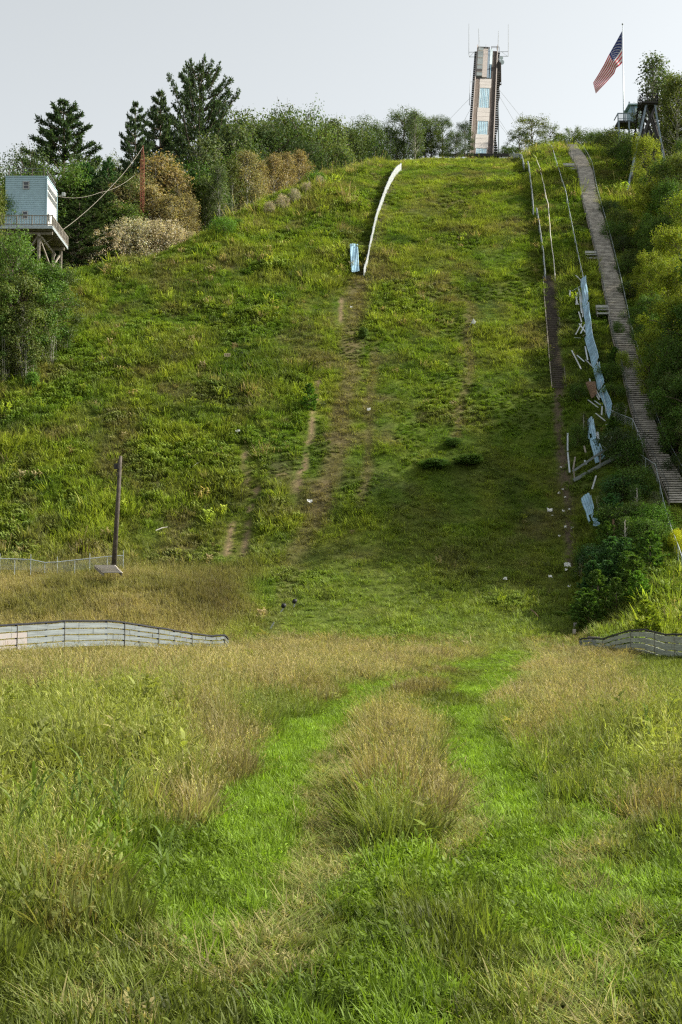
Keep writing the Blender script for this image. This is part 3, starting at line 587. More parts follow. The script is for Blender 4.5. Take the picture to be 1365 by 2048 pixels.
sheet([(1182,896),(1194,892),(1210,937),(1194,945)], 'ragged blue sheet lying across the broken trestle', ribs=5, lifts=[.3,.4,.5,.3], torn=2)
sheet([(1165,1034),(1181,1022),(1189,1062),(1181,1076)], 'isolated ribbed blue sheet lying in shrubs below the broken trestle', ribs=5, lifts=[.9,1.1,.9,.7], torn=1)
sheet([(1188,1066),(1199,1072),(1199,1082),(1190,1080)], 'small crumpled bluish scrap of sheet beside the isolated ribbed one', ribs=3, lifts=[.7,.8,.7,.6])
sheet([(1172,786),(1191,785),(1195,806),(1184,811)], 'slatted tan wooden pallet panel among planks beside the lowest sheets', 'pallet', None, ribs=9, lifts=[.5,.6,.4,.2], m='brown_wood', name='wooden_pallet')
# ---- loose planks
PL_ = [((1152,561),(1166,577),'white'),((1145,593),(1162,585),'galv'),((1140,605),(1141,594),'white'),((1155,596),(1153,623),'white'),((1158,588),(1164,640),'galv'),((1160,590),(1166,620),'white'),((1152,604),(1157,623),'white'),
  ((1168,600),(1166,648),'white'),((1162,600),(1163,628),'galv'),((1158,635),(1164,658),'white'),((1164,658),(1152,683),'white'),((1159,659),(1172,679),'galv'),((1171,660),(1162,681),'galv'),((1166,684),(1180,678),'old_wood'),((1150,687),(1161,690),'galv'),
  ((1144,713),(1163,753),'white'),((1155,723),(1169,738),'galv'),((1171,705),(1176,735),'galv'),((1172,732),(1186,748),'white'),((1180,770),(1182,784),'white'),((1187,792),(1199,815),'white'),((1191,790),(1201,811),'galv'),((1177,813),(1197,831),'white'),((1190,815),(1202,826),'galv'),
  ((1205,826),(1204,846),'white'),((1192,840),(1211,858),'white'),((1212,864),(1218,864),'white'),((1190,874),(1198,896),'white'),((1196,878),(1199,898),'galv'),((1208,895),(1217,882),'white'),((1221,896),(1226,888),'white'),((1207,905),(1212,914),'white'),
  ((1151,928),(1147,956),'old_wood'),((1169,906),(1172,922),'old_wood'),((1170,935),(1173,946),'galv'),((1185,993),(1193,969),'white'),((1136,880),(1136,918),'galv'),((1136,918),(1140,962),'galv'),((1173,1109),(1184,1115),'white'),((1186,1123),(1190,1139),'white'),((1203,913),(1210,935),'white')]
near = ['near the topmost sheet','left of the topmost sheet','left of the second sheet','left of the streaked sheet','above the pallet','beside the pallet','below the lowest sheet','above the broken trestle','beneath the broken trestle','in the shrubs below the trestle']
def near_of(y): return near[min(9, int(np.searchsorted([590,628,690,745,785,825,868,905,960], (y))))]
cnt = {}; words = ['topmost','second','third','fourth','fifth','sixth','seventh','eighth','ninth']
tone = {'white':'white','galv':'blue grey','old_wood':'weathered brown'}
for (a, c_, m) in sorted(PL_, key=lambda q: min(q[0][1], q[1][1])):
    p = at(*a, 70)+Vector((0,0,.55)); q = at(*c_, 70)+Vector((0,0,.65)); k = (m, near_of((a[1]+c_[1])/2)); cnt[k] = cnt.get(k, 0)+1
    b = MB(p); b.bar(p, q, .12, .035); o = b.build('loose_plank', M[m]); o.location = p
    tag(o, f"{words[cnt[k]-1]} {tone[m]} loose plank from the top lying {k[1]}", 'plank', 'loose planks scattered beside the metal sheets')
# ---- broken trestle
A0, A1 = at(1148,974)+Vector((0,0,.5)), at(1244,926)+Vector((0,0,.7)); B0, B1 = at(1146,972)+Vector((0,0,1.1)), at(1255,920)+Vector((0,0,1.9))
root = empty('broken_trestle', A0, 'collapsed long timber trestle of two beams across the right bank', 'trestle'); o = A0
b = MB(o); b.bar(A0, A1, .12, .26); b.build('lower_beam', M['grey_wood'], root); b = MB(o); b.bar(B0, B1, .10, .16); b.build('upper_beam', M['grey_wood'], root)
for t_ in (.02, .55, .97):
    b = MB(o); b.bar(A0.lerp(A1, t_), B0.lerp(B1, t_*.93), .09, .09); b.build('post', M['old_wood'], root)
b = MB(); q = at(1252,912); b.bar(q+Vector((0,0,.1)), at(1270,898)+Vector((0,0,.8)), .10, .12); tag(b.build('grey_beam', M['galv']), 'short tilted grey beam between the trestle end and the curled fence', 'beam')
# dark rotten post on right bank
q = at(1229,1092,66); t2 = at_Y(1227,1038,q.y); root = empty('rotten_post', q, 'thin brown rotten post standing in the shrubs of the right bank', 'post')
b = MB(q); b.tube([q-Vector((0,0,.3)), t2], [.09,.07], 6); b.build('post_body', M['brown_wood'], root); b = MB(q); b.bar(t2.lerp(q, .25)-Vector((.18,.02,0)), t2.lerp(q, .25)+Vector((.2,-.02,.04)), .05, .05); b.build('crossbar', M['brown_wood'], root)
# ---- timber tie track down the right side of the hill
P = terrain_pts([(1099,556),(1102,600),(1107,650),(1113,720),(1119,778)], .42)
root = empty('timber_track', P[-1], 'narrow dark track of closely laid timber ties on the bare strip of the right side', 'track'); o = P[-1]
b = MB(o)
for p in P[::1]: b.box(p+Vector((random.uniform(-.08,.08), 0, .16)), (1.15+random.uniform(-.1,.25), .13, .14))
b.build('timber_ties', M['dark_brown'], root)
for s_ in (-1, 1):
    b = MB(o)
    for p, q in zip(P[:-1], P[1:]): b.bar(p+Vector((s_*.62, 0, .14)), q+Vector((s_*.62, 0, .14)), .07, .12)
    b.build('edge_board', M['old_wood'], root)
# ---- the long stairs
SC_ = [(1143,290),(1150,303),(1162,322),(1170,340),(1178,388),(1192,441),(1205,489),(1216,537),(1222,562),(1232,610),(1243,668),(1262,735),(1271,774),(1286,831),(1303,880),(1320,915),(1338,948),(1356,985),(1362,1004)]
P = [];
for x, y in SC:
    q = at(x, y, 72, .5); P.append(q)
Q = [P[0]]
for a, c_ in zip(P[:-1], P[1:]):
    n = max(1, int((c_.xy-a.xy).length/.34)); Q += [a.lerp(c_, k/n) for k in range(1, n+1)]
root = empty('hill_stairs', P[-1], 'very long weathered wooden stairway climbing the right side of the hill', 'stairs'); o = P[-1]
sw_of = lambda y: float(np.interp(y, [95,130,190,200], [1.42,1.62,1.85,1.5])); b = MB(o)
for i, q in enumerate(Q):
    dd = (Q[min(i+1, len(Q)-1)]-Q[max(i-1, 0)]); dd.z = 0; dd.normalize(); e = Vector((-dd.y, dd.x, 0)); wv = sw_of(q.y)
    for k in range(2): b.box(q+dd*(.16*(k-.5))+Vector((0,0,random.uniform(-.006,.006))), (wv+random.uniform(-.03,.05), .164, .11), 0, e, dd)
b.build('treads', M['tread_wood'], root)
for s_ in (-1, 1):
    b = MB(o); bt = MB(o); bm_ = MB(o); tops = []; posts = []
    for i in range(0, len(Q), 6):
        q = Q[i]; j = min(i+6, len(Q)-1)
        if j == i: continue
        q2 = Q[j]; dd = (q2-q); dd.z = 0; dd.normalize(); e = Vector((-dd.y, dd.x, 0))*(sw_of(q.y)/2+.06)*s_
        b.bar(q+e-Vector((0,0,.16)), q2+e-Vector((0,0,.16)), .05, .24); tops.append(q+e)
        if i % 12 == 0: posts.append(q+e)
    b.build('stringer', M['old_wood'], root)
    vis = [p for p in tops if (s_ < 0 or True)]
    bt.tube([p+Vector((0,0,.95)) for p in vis], .022, 5); bt.build('handrail', M['rail_dark'] if s_ < 0 else M['dull_steel'], root)
    bm_.tube([p+Vector((0,0,.5)) for p in vis], .016, 4); bm_.build('middle_rail', M['rail_dark'], root)
    for p in posts[:40]:
        c_ = MB(o); c_.tube([p-Vector((0,0,.5)), p+Vector((0,0,.95))], .022, 5); c_.build('rail_post', M['rail_dark'], root)
# resting benches beside the stairs
def bench(px, py, wpx, label):
    c0 = at(px, py, 72, 0); w_ = wpx/F*(c0.y*CP+c0.z*SP); z0 = Vector((0,0,1)); root = empty('rest_bench', c0, label, 'bench', 'small bench platforms beside the stairs'); o = c0
    for nm, dz, dy, th in (('backrest', .95, .35, .24), ('seat', .55, 0, .07), ('floor_board', .12, -.1, .16)):
        b = MB(o); d_ = (w_, .45 if nm == 'seat' else .06 if nm == 'backrest' else .6, th); b.box(c0+Vector((0, dy, dz+.25)), d_); b.build(nm, M['bench_board'], root)
    for s_ in (-1, 1):
        b = MB(o); b.box(c0+Vector((s_*(w_/2-.05), .3, .35)), (.09,.09,1.3)); b.build('post', M['old_wood'], root)
        b = MB(o); b.box(c0+Vector((s_*(w_/2-.05), -.25, .15)), (.09,.09,.9)); b.build('post', M['old_wood'], root)
bench(1139,345,23,'highest small wooden bench platform beside the stairs below the crest')
bench(1184,525,24,'middle small wooden bench platform left of the stairs')
bench(1206,636,25,'lowest small wooden bench platform left of the stairs near the fallen planks')
b = MB(); p = [at(x, y)+Vector((0,0,1.2)) for x, y in ((1131,341),(1129,336))]; q = at(1129,345)
# ---- inrun tower
Bt = at_Y(963, 319, 240); Tt = at_Y(975.5, 99, 274); UX = Vector((1,0,0)); AX = (Tt-Bt); LEN = AX.length; AX.normalize(); NX = UX.cross(AX).normalized()
UX = AX.cross(NX).normalized(); UX = UX if UX.x > 0 else -UX; NX = NX if NX.y < 0 else -NX; TW = 4.15
root = empty('inrun_tower', Bt, 'tall inclined wooden ski jump tower with blue sheeting and antennas on the hilltop', 'tower'); o = Bt
def TP(u, v, n=0): return Bt+UX*(u*TW)+AX*(v*LEN)+NX*n
def tpanel(name, u0, u1, v0, v1, n, th, m, parent=root, mats=None):
    b = MB(o); c = (TP(u0, v0, n)+TP(u1, v1, n))/2; b.box(c, (abs(u1-u0)*TW, abs(v1-v0)*LEN, th), 0, UX, AX, NX); return b.build(name, M[m], parent)
def vv(cy): return (1895-cy)/(1895-455)     # height along the ramp from the enlarged photograph
tpanel('deck', -.46, .46, 0, .99, -.10, .10, 'umber')
def slats(name, u0, u1, v0, v1, m, step, n=.02, th=.07, frac=.55):
    b = MB(o); k = int((v1-v0)*LEN/step)
    for i in range(k):
        v = v0+(i+.5)/k*(v1-v0); b.box((TP(u0, v, n)+TP(u1, v, n))/2, (abs(u1-u0)*TW, step*frac, th), 0, UX, AX, NX)
    return b.build(name, M[m], root)
slats('left_slats', -.45, -.27, .0, .70, 'orange_slat', .42)
slats('right_slats', .24, .45, .0, .98, 'umber', .45)
tpanel('side_rail', -.50, -.455, -.005, 1.03, .16, .34, 'pink_board'); tpanel('side_rail', .455, .50, -.005, 1.04, .16, .34, 'pink_board')
for (c0, c1, a, c) in ((1893,1852,-.37,.22),(1772,1605,-.30,.25),(1442,1272,-.29,.25),(1012,884,-.27,.26)):
    n0 = 3; 
    for k in range(n0):
        v0, v1 = vv(c0), vv(c1); f0 = v0+(v1-v0)*k/n0; f1 = v0+(v1-v0)*(k+1)/n0-.0015; tpanel('plywood_panel', a+random.uniform(-.006,.006), c, f0, f1, .10+.004*k, .03, 'beige_board')
for (c0, c1) in ((1850,1774),(1603,1444),(1270,1014)):
    tpanel('blue_sheeting', -.235, .20, vv(c0), vv(c1), .05, .03, 'tarp')
    for u in (-.25, .215): tpanel('sheeting_edge', u-.012, u+.012, vv(c0), vv(c1), .10, .05, 'beige_board')
    b = MB(o); k = int((vv(c1)-vv(c0))*LEN/.45)
    for i in range(k): v = vv(c0)+(i+.5)/k*(vv(c1)-vv(c0)); b.box(TP(-.018, v, .085), (.435*TW, .035, .03), 0, UX, AX, NX)
    for u in (-.15, -.07, .02, .11): b.box(TP(u, (vv(c0)+vv(c1))/2, .085), (.03, (vv(c1)-vv(c0))*LEN, .02), 0, UX, AX, NX)
    b.build('sheeting_battens', M['guy'], root)
tpanel('upper_grey_wall', -.44, -.19, vv(870), vv(462), .22, .5, 'grey_wood'); slats('wall_bands', -.44, -.185, vv(870), vv(462), 'old_wood', 3.4, .50, .04, .06)
tpanel('upper_opening', -.43, -.20, vv(820), vv(775), .485, .02, 'dark_wood')
tpanel('upper_pink_wall', -.185, .03, vv(880), vv(470), .16, .4, 'pink_board'); tpanel('upper_slate_strip', .035, .13, vv(880), vv(470), .1, .28, 'slate')
tpanel('upper_blue_strip', .135, .25, vv(690), vv(462), .12, .3, 'dish'); tpanel('lower_blue_strip', .17, .215, vv(880), vv(690), .1, .12, 'sheet')
tpanel('top_cap', -.46, .10, vv(462), vv(452), .2, .6, 'dark_wood')
for s_ in (-1, 1):      # joist ends like a comb along both sides
    b = MB(o); k = 50
    for i in range(k):
        v = .01+i/k*.985; w_ = .40 if s_ < 0 else .5+.18*math.sin(i*.5); b.box(TP(s_*(.51+w_/TW/2), v, -.18), (w_, .26, .26), 0, UX, AX, NX)
    b.build('joist_ends', M['dark_wood'], root)
    b = MB(o); b.box(TP(s_*.50, .5, -.5), (.10, LEN, .30), 0, UX, AX, NX)
    for i in range(0, 24):
        v0, v1 = i/24, (i+1)/24; b.bar(TP(s_*.50, v0, -.5 if i % 2 else -2.2), TP(s_*.50, v1, -2.2 if i % 2 else -.5), .09, .09)
    b.box(TP(s_*.50, .5, -2.2), (.12, LEN, .2), 0, UX, AX, NX); b.build('side_truss', M['dark_wood'], root)
for (u, v) in ((.52,.95),(.60,.62),(-.48,.95),(-.5,.62),(.55,.3)):   # supporting legs under the ramp
    p = TP(u, v, -2.2); b = MB(o); b.bar(Vector((p.x+.15, p.y, ground(p.x, p.y)-1)), p, .22, .22); b.build('support_leg', M['old_wood'] if u < 0 else M['galv'], root)
b = MB(o); p = TP(.56, .8, -1.2); b.box(p, (.5, 2.2, 4.6)); b.build('platform_tower', M['dark_wood'], root)
b = MB(o); p = TP(.62, vv(740), -.6); b.box(p, (.55, 1.0, 3.6)); b.bar(p+Vector((.3,0,-2.4)), p+Vector((.3,0,1.8)), .06, .06); b.bar(p+Vector((-.3,0,-2.35)), p+Vector((.35,0,-2.35)), .1, .3); b.build('balcony', M['umber'], root)
for (x, y, r_) in ((1003.2,116,.36),(1004,124.5,.50)):
    p = at_Y(x, y, 270); b = MB(o); n = 16; vs = [p+Vector((r_*math.cos(a), 0, r_*math.sin(a))) for a in [2*math.pi*k/n for k in range(n)]]; vs += [p+Vector((r_*.5*math.cos(a), .18, r_*.5*math.sin(a))) for a in [2*math.pi*k/n for k in range(n)]]
    b.add(vs, [tuple(range(n))[::-1], tuple(range(n, 2*n))]+[(k, (k+1) % n, n+(k+1) % n, n+k) for k in range(n)]); b.tube([p+Vector((0,.1,0)), p+Vector((-.6,.6,0))], .05, 5); b.build('dish_antenna', M['dish'], root)
def cz(cx, cy, Y=272): return at_Y(880+cx/6.605, 30+cy/6.605, Y)
for segs in ([(385,115),(385,515),(392,556)], [(905,120),(905,545)], [(512,175),(519,320),(520,460)], [(775,210),(772,340),(768,470)], [(610,390),(610,460)], [(645,425),(645,455)]):
    b = MB(o); b.tube([cz(*q) for q in segs], [.035]+[.06]*(len(segs)-1), 5)
    if segs[0][0] == 385: b.tube([cz(385,490), cz(500,490)], .05, 5); b.tube([cz(390,554), cz(495,554)], .05, 5); b.tube([cz(395,552), cz(450,495)], .03, 4)
    if segs[0][0] == 905: b.tube([cz(905,485), cz(770,485)], .05, 5); b.tube([cz(905,545), cz(775,545)], .05, 5); b.tube([cz(815,485), cz(890,540)], .03, 4)
    b.build('whip_antenna', M['guy'], root)
b = MB(o); b.tube([cz(408,720,262), cz(400,960,260), cz(390,1190,258)], [.03,.06,.06], 5); b.tube([cz(405,882,260), cz(470,882,260)], .04, 4); b.tube([cz(390,1190,257), cz(440,1190,257)], .04, 4); b.tube([cz(390,1108,257), cz(450,1108,257)], .04, 4); b.build('whip_antenna', M['guy'], root)
b = MB(o); 
for q in ((685,455),(755,455)): b.bar(cz(q[0], q[1], 273), cz(q[0], 415, 273), .08, .08)
for y_ in (415, 432): b.bar(cz(683,y_,273), cz(785,y_,273), .06, .06)
b.bar(cz(785,480,273), cz(785,425,273), .08, .08); b.build('top_railing', M['umber'], root)
for q in (((450,1045),(60,1450)),((440,1180),(270,1490)),((435,1300),(340,1500)),((775,975),(1090,1370)),((775,1050),(980,1400)),((770,1360),(880,1530)),((770,1420),(830,1500))):
    b = MB(o); p = cz(*q[0], 256); r_ = cz(*q[1], 262 if q[0][0] > 600 else 262); b.tube([p, r_, r_+(r_-p)*.9], .022, 4); b.build('guy_wire', M['guy'], root)
b = MB(o); b.box(Bt+Vector((-1.5, -2.6, -.1)), (12, .3, .5)); b.box(Bt+Vector((0, -1.2, -.6)), (5.4, 2.6, .9)); b.build('takeoff_edge', M['dark_wood'], root)
b = MB(); p = at_Y(904, 323, 233); b.box(p, (1.6,.5,.3)); b.box(p+Vector((.9,0,-.02)), (.25,.4,.42)); tag(b.build('concrete_block', M['grey_wood']), 'low pale block lying at the crest left of the inrun tower', 'block')
# ---- judges building on stilts
X1 = at_Y(94, 352, 135).x; X0 = at_Y(12, 352, 135).x; YF, YB = 135, 139.8; ZT = at_Y(94,352,135).z; ZB = at_Y(94,452,135).z-.15
org = Vector(((X0+X1)/2, YF, ground((X0+X1)/2, YF)))
root = empty('judges_tower', org, 'pale blue clapboard judges building on wooden stilts with a railed deck', 'building'); o = org
def clap(name, p, q, z0, z1, nrm, m, step=.2):
    b = MB(o); k = int((z1-z0)/step)
    for i in range(k):
        za, zb = z0+(z1-z0)*i/k, z0+(z1-z0)*(i+1)/k; n_ = Vector(nrm); a = Vector((p[0], p[1], za)); c = Vector((q[0], q[1], za)); u = Vector((0,0,zb-za))
        b.hexa([a-n_*.08, c-n_*.08, c+n_*.035, a+n_*.035, a-n_*.08+u, c-n_*.08+u, c+n_*.008+u, a+n_*.008+u])
    return b.build(name, M[m], root)
clap('front_wall', (X0, YF), (X1, YF), ZB, ZT-.12, (0,-1,0), 'wall_blue'); clap('side_wall', (X1, YF), (X1, YB), ZB, ZT-.12, (1,0,0), 'wall_white')
clap('side_wall', (X0, YF), (X0, YB), ZB, ZT-.12, (-1,0,0), 'wall_blue'); clap('rear_wall', (X0, YB), (X1, YB), ZB, ZT-.12, (0,1,0), 'wall_blue')
b = MB(o); b.box(((X0+X1)/2, (YF+YB)/2, ZT-.05), (X1-X0+.12, YB-YF+.12, .12)); b.box((X1+.03, YF-.03, (ZB+ZT)/2-.1), (.12, .12, ZT-ZB-.2)); b.box((X1+.03, YB+.03, (ZB+ZT)/2-.1), (.12, .12, ZT-ZB-.2)); b.build('roof', M['wall_blue'], root)
def window(x0, z0, x1, z1, side=False):
    b = MB(o); g_ = MB(o)
    if not side:
        c = Vector(((x0+x1)/2, YF-.05, (z0+z1)/2)); W_, H_ = x1-x0, z1-z0
        for dx in (-1, 1): b.box(c+Vector((dx*(W_/2+.04), 0, 0)), (.10, .07, H_+.18))
        for dz in (-1, 0, 1): b.box(c+Vector((0, 0.003, dz*(H_/2+.04))), (W_, .07, .08))
        g_.box(c+Vector((0,.015,0)), (W_, .03, H_))
    else:
        c = Vector((X1+.05, (x0+x1)/2, (z0+z1)/2)); W_, H_ = x1-x0, z1-z0
        for dx in (-1, 1): b.box(c+Vector((0, dx*(W_/2+.02), 0)), (.06, .05, H_+.1))
        g_.box(c, (.03, W_, H_))
    f = b.build('window', M['white'], root); g_.build('pane', M['glass'], f)
def fx_(cx, cy): q = at_Y(cx/4.015, 160+cy/4.015, YF); return q.x, q.z
(a, c2), (a1, c1) = fx_(193,872), fx_(233,822); window(a, c2, a1, c1)
(a, c2), (a1, c1) = fx_(187,1110), fx_(222,1060); window(a, c2, a1, c1)
for row, zt in ((0, ZT-.75), (1, ZT-1.45)):
    for k in range(8): window(YF+.3+k*.56, zt-.42-.0*k, YF+.58+k*.56, zt, True)
for k in range(2): window(YF+.6+k*2.6, ZB+.9, YF+1.1+k*2.6, ZB+1.6, True)
for k in range(9):      # rooftop posts and rails
    x_, y_ = (X0+.3+(X1-X0-.6)*k/3, YF+.1) if k < 4 else (X1-.1, YF+.8+(k-4)*.85); b = MB(o); b.box((x_, y_, ZT+.35), (.07, .07, .85)); b.box((x_, y_-.05, ZT), (.16, .10, .2)); b.build('roof_post', M['umber'], root)
b = MB(o); 
for z_ in (.45, .8): b.bar((X0+.2, YF+.1, ZT+z_), (X1-.1, YF+.1, ZT+z_), .02, .02); b.bar((X1-.1, YF+.1, ZT+z_), (X1-.1, YB, ZT+z_), .02, .02)
b.build('roof_rail', M['guy'], root)
b = MB(o); b.bar((X1+.2, YB-.5, ZT-.6), (X1+.8, YB-.5, ZT-.6), .04, .04); b.box((X1+.8, YB-.5, ZT-.5), (.3,.3,.35)); b.build('antenna_box', M['white'], root)
DX1 = at_Y(105, 452, 132.6).x; DX0 = X0-1.2; DY0, DY1 = 132.6, 140.2; DZ = at_Y(105,453,132.6).z
b = MB(o); b.box(((DX0+DX1)/2, (DY0+DY1)/2, DZ), (DX1-DX0, DY1-DY0, .14)); b.box(((DX0+DX1)/2, DY0-.02, DZ-.06), (DX1-DX0+.06, .06, .3)); b.box((DX1+.02, (DY0+DY1)/2, DZ-.06), (.06, DY1-DY0, .3)); b.build('deck', M['galv'], root)
b = MB(o)
for k in range(12): b.bar((DX0, DY0+.3+k*.62, DZ-.2), (DX1-.05, DY0+.3+k*.62, DZ-.2), .06, .22)
b.bar((DX0, DY0+.7, DZ-.46), (DX1-.1, DY0+.7, DZ-.46), .2, .3); b.bar((DX0, DY1-1.2, DZ-.46), (DX1-.1, DY1-1.2, DZ-.46), .2, .3); b.bar((DX1-1.3, DY0+.2, DZ-.75), (DX1-1.3, DY1, DZ-.75), .22, .28); b.build('deck_joists', M['old_wood'], root)
for (p, q, n) in (((DX0, DY0), (DX1, DY0), 26), ((DX1, DY0), (DX1, DY1), 30)):
    b = MB(o); p3, q3 = Vector((*p, DZ)), Vector((*q, DZ))
    for z_ in (.2, 1.05): b.bar(p3+Vector((0,0,z_)), q3+Vector((0,0,z_)), .07, .07)
    for k in range(n+1): c = p3.lerp(q3, k/n); b.box(c+Vector((0,0,.6)), (.04, .04, .9) if k % 6 else (.1, .1, 1.05))
    b.build('deck_railing', M['old_wood'], root)
for (x_, y_) in ((DX1-1.4, DY0+.7), (DX1-.55, DY1-.6), (DX1-3.3, DY0+.7), (DX1-1.2, DY1-1.2), (DX1-4.6, DY1-1.2)):
    z_ = ground(x_, y_); b = MB(o); b.bar((x_, y_, z_-.4), (x_, y_, DZ-.3), .24, .24); b.build('stilt', M['old_wood'], root)
for (p, q) in (((DX1-1.4, DY0+.7, DZ-.6), (DX1-4.4, DY0+1.2, DZ-5.0)), ((DX1-1.4, DY0+.8, DZ-.8), (DX1-.3, DY1-.8, DZ-5.4)), ((DX1-.6, DY1-.6, DZ-.9), (DX1-1.6, DY0+2, DZ-5.3)), ((DX1-4.2, DY0+.7, DZ-.8), (DX1-2, DY0+2, DZ-4.2))):
    b = MB(o); b.bar(p, q, .14, .14); b.build('brace', M['old_wood'], root)
# ---- red lattice mast
mb = at_Y(284, 462, 156); mb.z = ground(mb.x, mb.y) if abs(ground(mb.x, mb.y)-mb.z) > 8 else mb.z; mt = at_Y(286, 291, 156); ms = at_Y(286, 322, 156)
root = empty('lattice_mast', mb, 'slim red lattice mast standing before tan aspens', 'mast'); o = mb; W2 = .24; tri = [Vector((W2*math.cos(a), W2*math.sin(a), 0)) for a in (R(210), R(330), R(90))]
for t_ in tri:
    b = MB(o); b.tube([mb+t_, ms+t_, mt+t_*.12], .034, 5); b.build('leg', M['red'], root)
b = MB(o); n = 18
for k in range(n):
    z0, z1 = mb.lerp(ms, k/n), mb.lerp(ms, (k+1)/n)
    for j in range(3): b.tube([z0+tri[j], z1+tri[(j+1) % 3]], .017, 4); b.tube([z1+tri[j], z1+tri[(j+1) % 3]], .017, 4)
b.tube([ms+tri[0]*1.2, ms+tri[1]*1.2], .06, 5); b.build('lattice', M['red'], root)
def cable(pts, rad, label, sag=0):
    P = []
    for (a, c) in zip(pts[:-1], pts[1:]):
        for k in range(12): q = a.lerp(c, k/12); q.z -= sag*4*(k/12)*(1-k/12); P.append(q)
    P.append(pts[-1]); b = MB(P[0]); b.tube(P, rad, 5); o_ = b.build('overhead_cable', M['cable']); o_.location = P[0]; tag(o_, label, 'cable', 'cables between the mast and the blue building')
cable([Vector((X1+.1, YB-.1, at_Y(114,393,YB).z)), at_Y(200,385,145), at_Y(270,350,156)], .02, 'thin pale cable sagging from the blue building wall toward the mast', .35)
cable([at_Y(52,506,133), at_Y(128,458,137), at_Y(225,371,148), ms.lerp(mt, .9)], .024, 'thick pale cable rising from under the deck to the tip of the red mast', .25)
# ---- right lookout tower, hut, flagpole, flag
def qz(cx, cy, Y): return at_Y(1080+cx/4.789, 30+cy/4.789, Y)
YT = 168; base = qz(1050,1290,YT); base.z = min(base.z, ground(base.x, YT)); root = empty('lookout_tower', base, 'dark timber A frame lookout tower with railed top among the right hand trees', 'lookout tower'); o = base
TLq, TRq = qz(1020,862,YT), qz(1102,862,YT); dep = Vector((0,2.0,0))
def down(p, q, zb):    # extend the leg to the ground
    d = q-p; t_ = (zb-p.z)/d.z; return p+d*t_
zb = ground(base.x, YT)-1
legs = []
for (p, q) in ((TLq, qz(945,1200,YT-.8)), (TRq, qz(1160,1205,YT-.8)), (TLq+dep, qz(965,1200,YT+3)), (TRq+dep, qz(1140,1200,YT+3))):
    e = down(p, q, zb); legs.append((p, e)); b = MB(o); b.bar(e, p, .20, .20); b.build('leg', M['slate'] if len(legs) < 3 else M['dark_wood'], root)
for (i, j) in ((0,1),(1,3),(2,3),(0,2)):
    for (f0, f1) in ((.02,.5),(.5,.02),(.35,.85),(.85,.35)):
        b = MB(o); b.bar(legs[i][0].lerp(legs[i][1], f0), legs[j][0].lerp(legs[j][1], f1), .14, .26); b.build('cross_brace', M['dark_wood'], root)
b = MB(o); c0 = qz(1055,845,YT)+Vector((-.05,.9,0)); b.box(c0, (2.0,2.6,.16)); b.box(c0-Vector((0,0,.16)), (1.7,2.2,.12)); b.build('top_deck', M['dark_wood'], root)
for (p, q) in ((c0+Vector((-.95,-1.25,.1)), c0+Vector((.95,-1.25,.1))), (c0+Vector((-.95,-1.25,.1)), c0+Vector((-.95,1.25,.1))), (c0+Vector((.95,-1.25,.1)), c0+Vector((.95,1.25,.1))), (c0+Vector((-.95,1.25,.1)), c0+Vector((.95,1.25,.1)))):
    b = MB(o)
    for z_ in (.3,.65,1.0): b.bar(p+Vector((0,0,z_)), q+Vector((0,0,z_)), .06, .08)
    for k in range(4): b.bar(p.lerp(q, k/3), p.lerp(q, k/3)+Vector((0,0,1.02)), .08, .08)
    b.build('railing', M['dark_wood'], root)
b = MB(o)
for k in range(14): p = c0+Vector((-1.15-k*.05, -.5, -.35*k)); b.bar(p, p+Vector((0,.9,0)), .22, .05)
b.build('ladder_steps', M['dark_wood'], root)
YH = 192; h0, h1 = qz(872,1010,YH), qz(985,862,YH); root = empty('hilltop_hut', Vector(((h0.x+h1.x)/2, YH+1.5, ground(h1.x, YH))), 'small light blue hut with flat roof left of the dark lookout tower', 'hut'); o = root.location.copy()
b = MB(o); b.box(((h0.x+h1.x)/2, YH+1.5, (h0.z+h1.z)/2-.1), (h1.x-h0.x, 3, h1.z-h0.z)); b.build('wall', M['sheet'], root)
b = MB(o); b.box(((h0.x+h1.x)/2-.1, YH+1.4, h1.z+.02), (h1.x-h0.x+.5, 3.5, .16)); b.build('roof', M['wall_blue'], root)
for x_ in (.12, .28): b = MB(o); b.box((h0.x+(h1.x-h0.x)*x_, YH-.02, (h0.z+h1.z)/2), (.08,.06,h1.z-h0.z-.2)); b.build('trim', M['umber'], root)
b = MB(o); b.box((h0.x+(h1.x-h0.x)*.65, YH-.02, (h0.z+h1.z)/2-.1), (1.0,.05,1.5)); b.build('door', M['dish'], root)
b = MB(o); p = qz(857,838,YH); b.tube([p, p+Vector((.3,0,-.8))], .03, 5); b.box(p, (.18,.18,.2)); b.build('lamp', M['guy'], root)
d0, d1 = qz(750,1018,YH-3), qz(960,1005,YH-3); d1.z = d0.z; root = empty('hilltop_deck', Vector((d0.x, YH-3, ground(d0.x, YH-3))), 'dark raised wooden deck with pale railing at the foot of the flagpole', 'deck'); o = root.location.copy()
b = MB(o); b.box(((d0.x+d1.x)/2, YH-1.6, d0.z), (d1.x-d0.x, 2.7, .3)); b.build('floor', M['dark_wood'], root)
b = MB(o); rt = qz(750,942,YH-3).z-d0.z
b.bar(d0+Vector((0,0,rt)), d1+Vector((0,0,rt)), .10, .12); b.bar(d0+Vector((0,0,.35)), d1+Vector((0,0,.35)), .07, .08)
for k in range(19): b.box(d0.lerp(d1, k/18)+Vector((0,0,rt/2)), (.04,.04,rt) if k % 6 else (.14,.12,rt+.1))
b.bar(d0+Vector((0,0,rt)), d0+Vector((0,2.7,rt)), .1, .12); b.build('railing', M['slate'], root)
for x_ in (d0.x+.1, (d0.x+d1.x)/2, d1.x-.1): b = MB(o); b.bar((x_, YH-2.9, ground(x_, YH-3)-1), (x_, YH-2.9, d0.z), .22, .22); b.build('post', M['slate'], root)
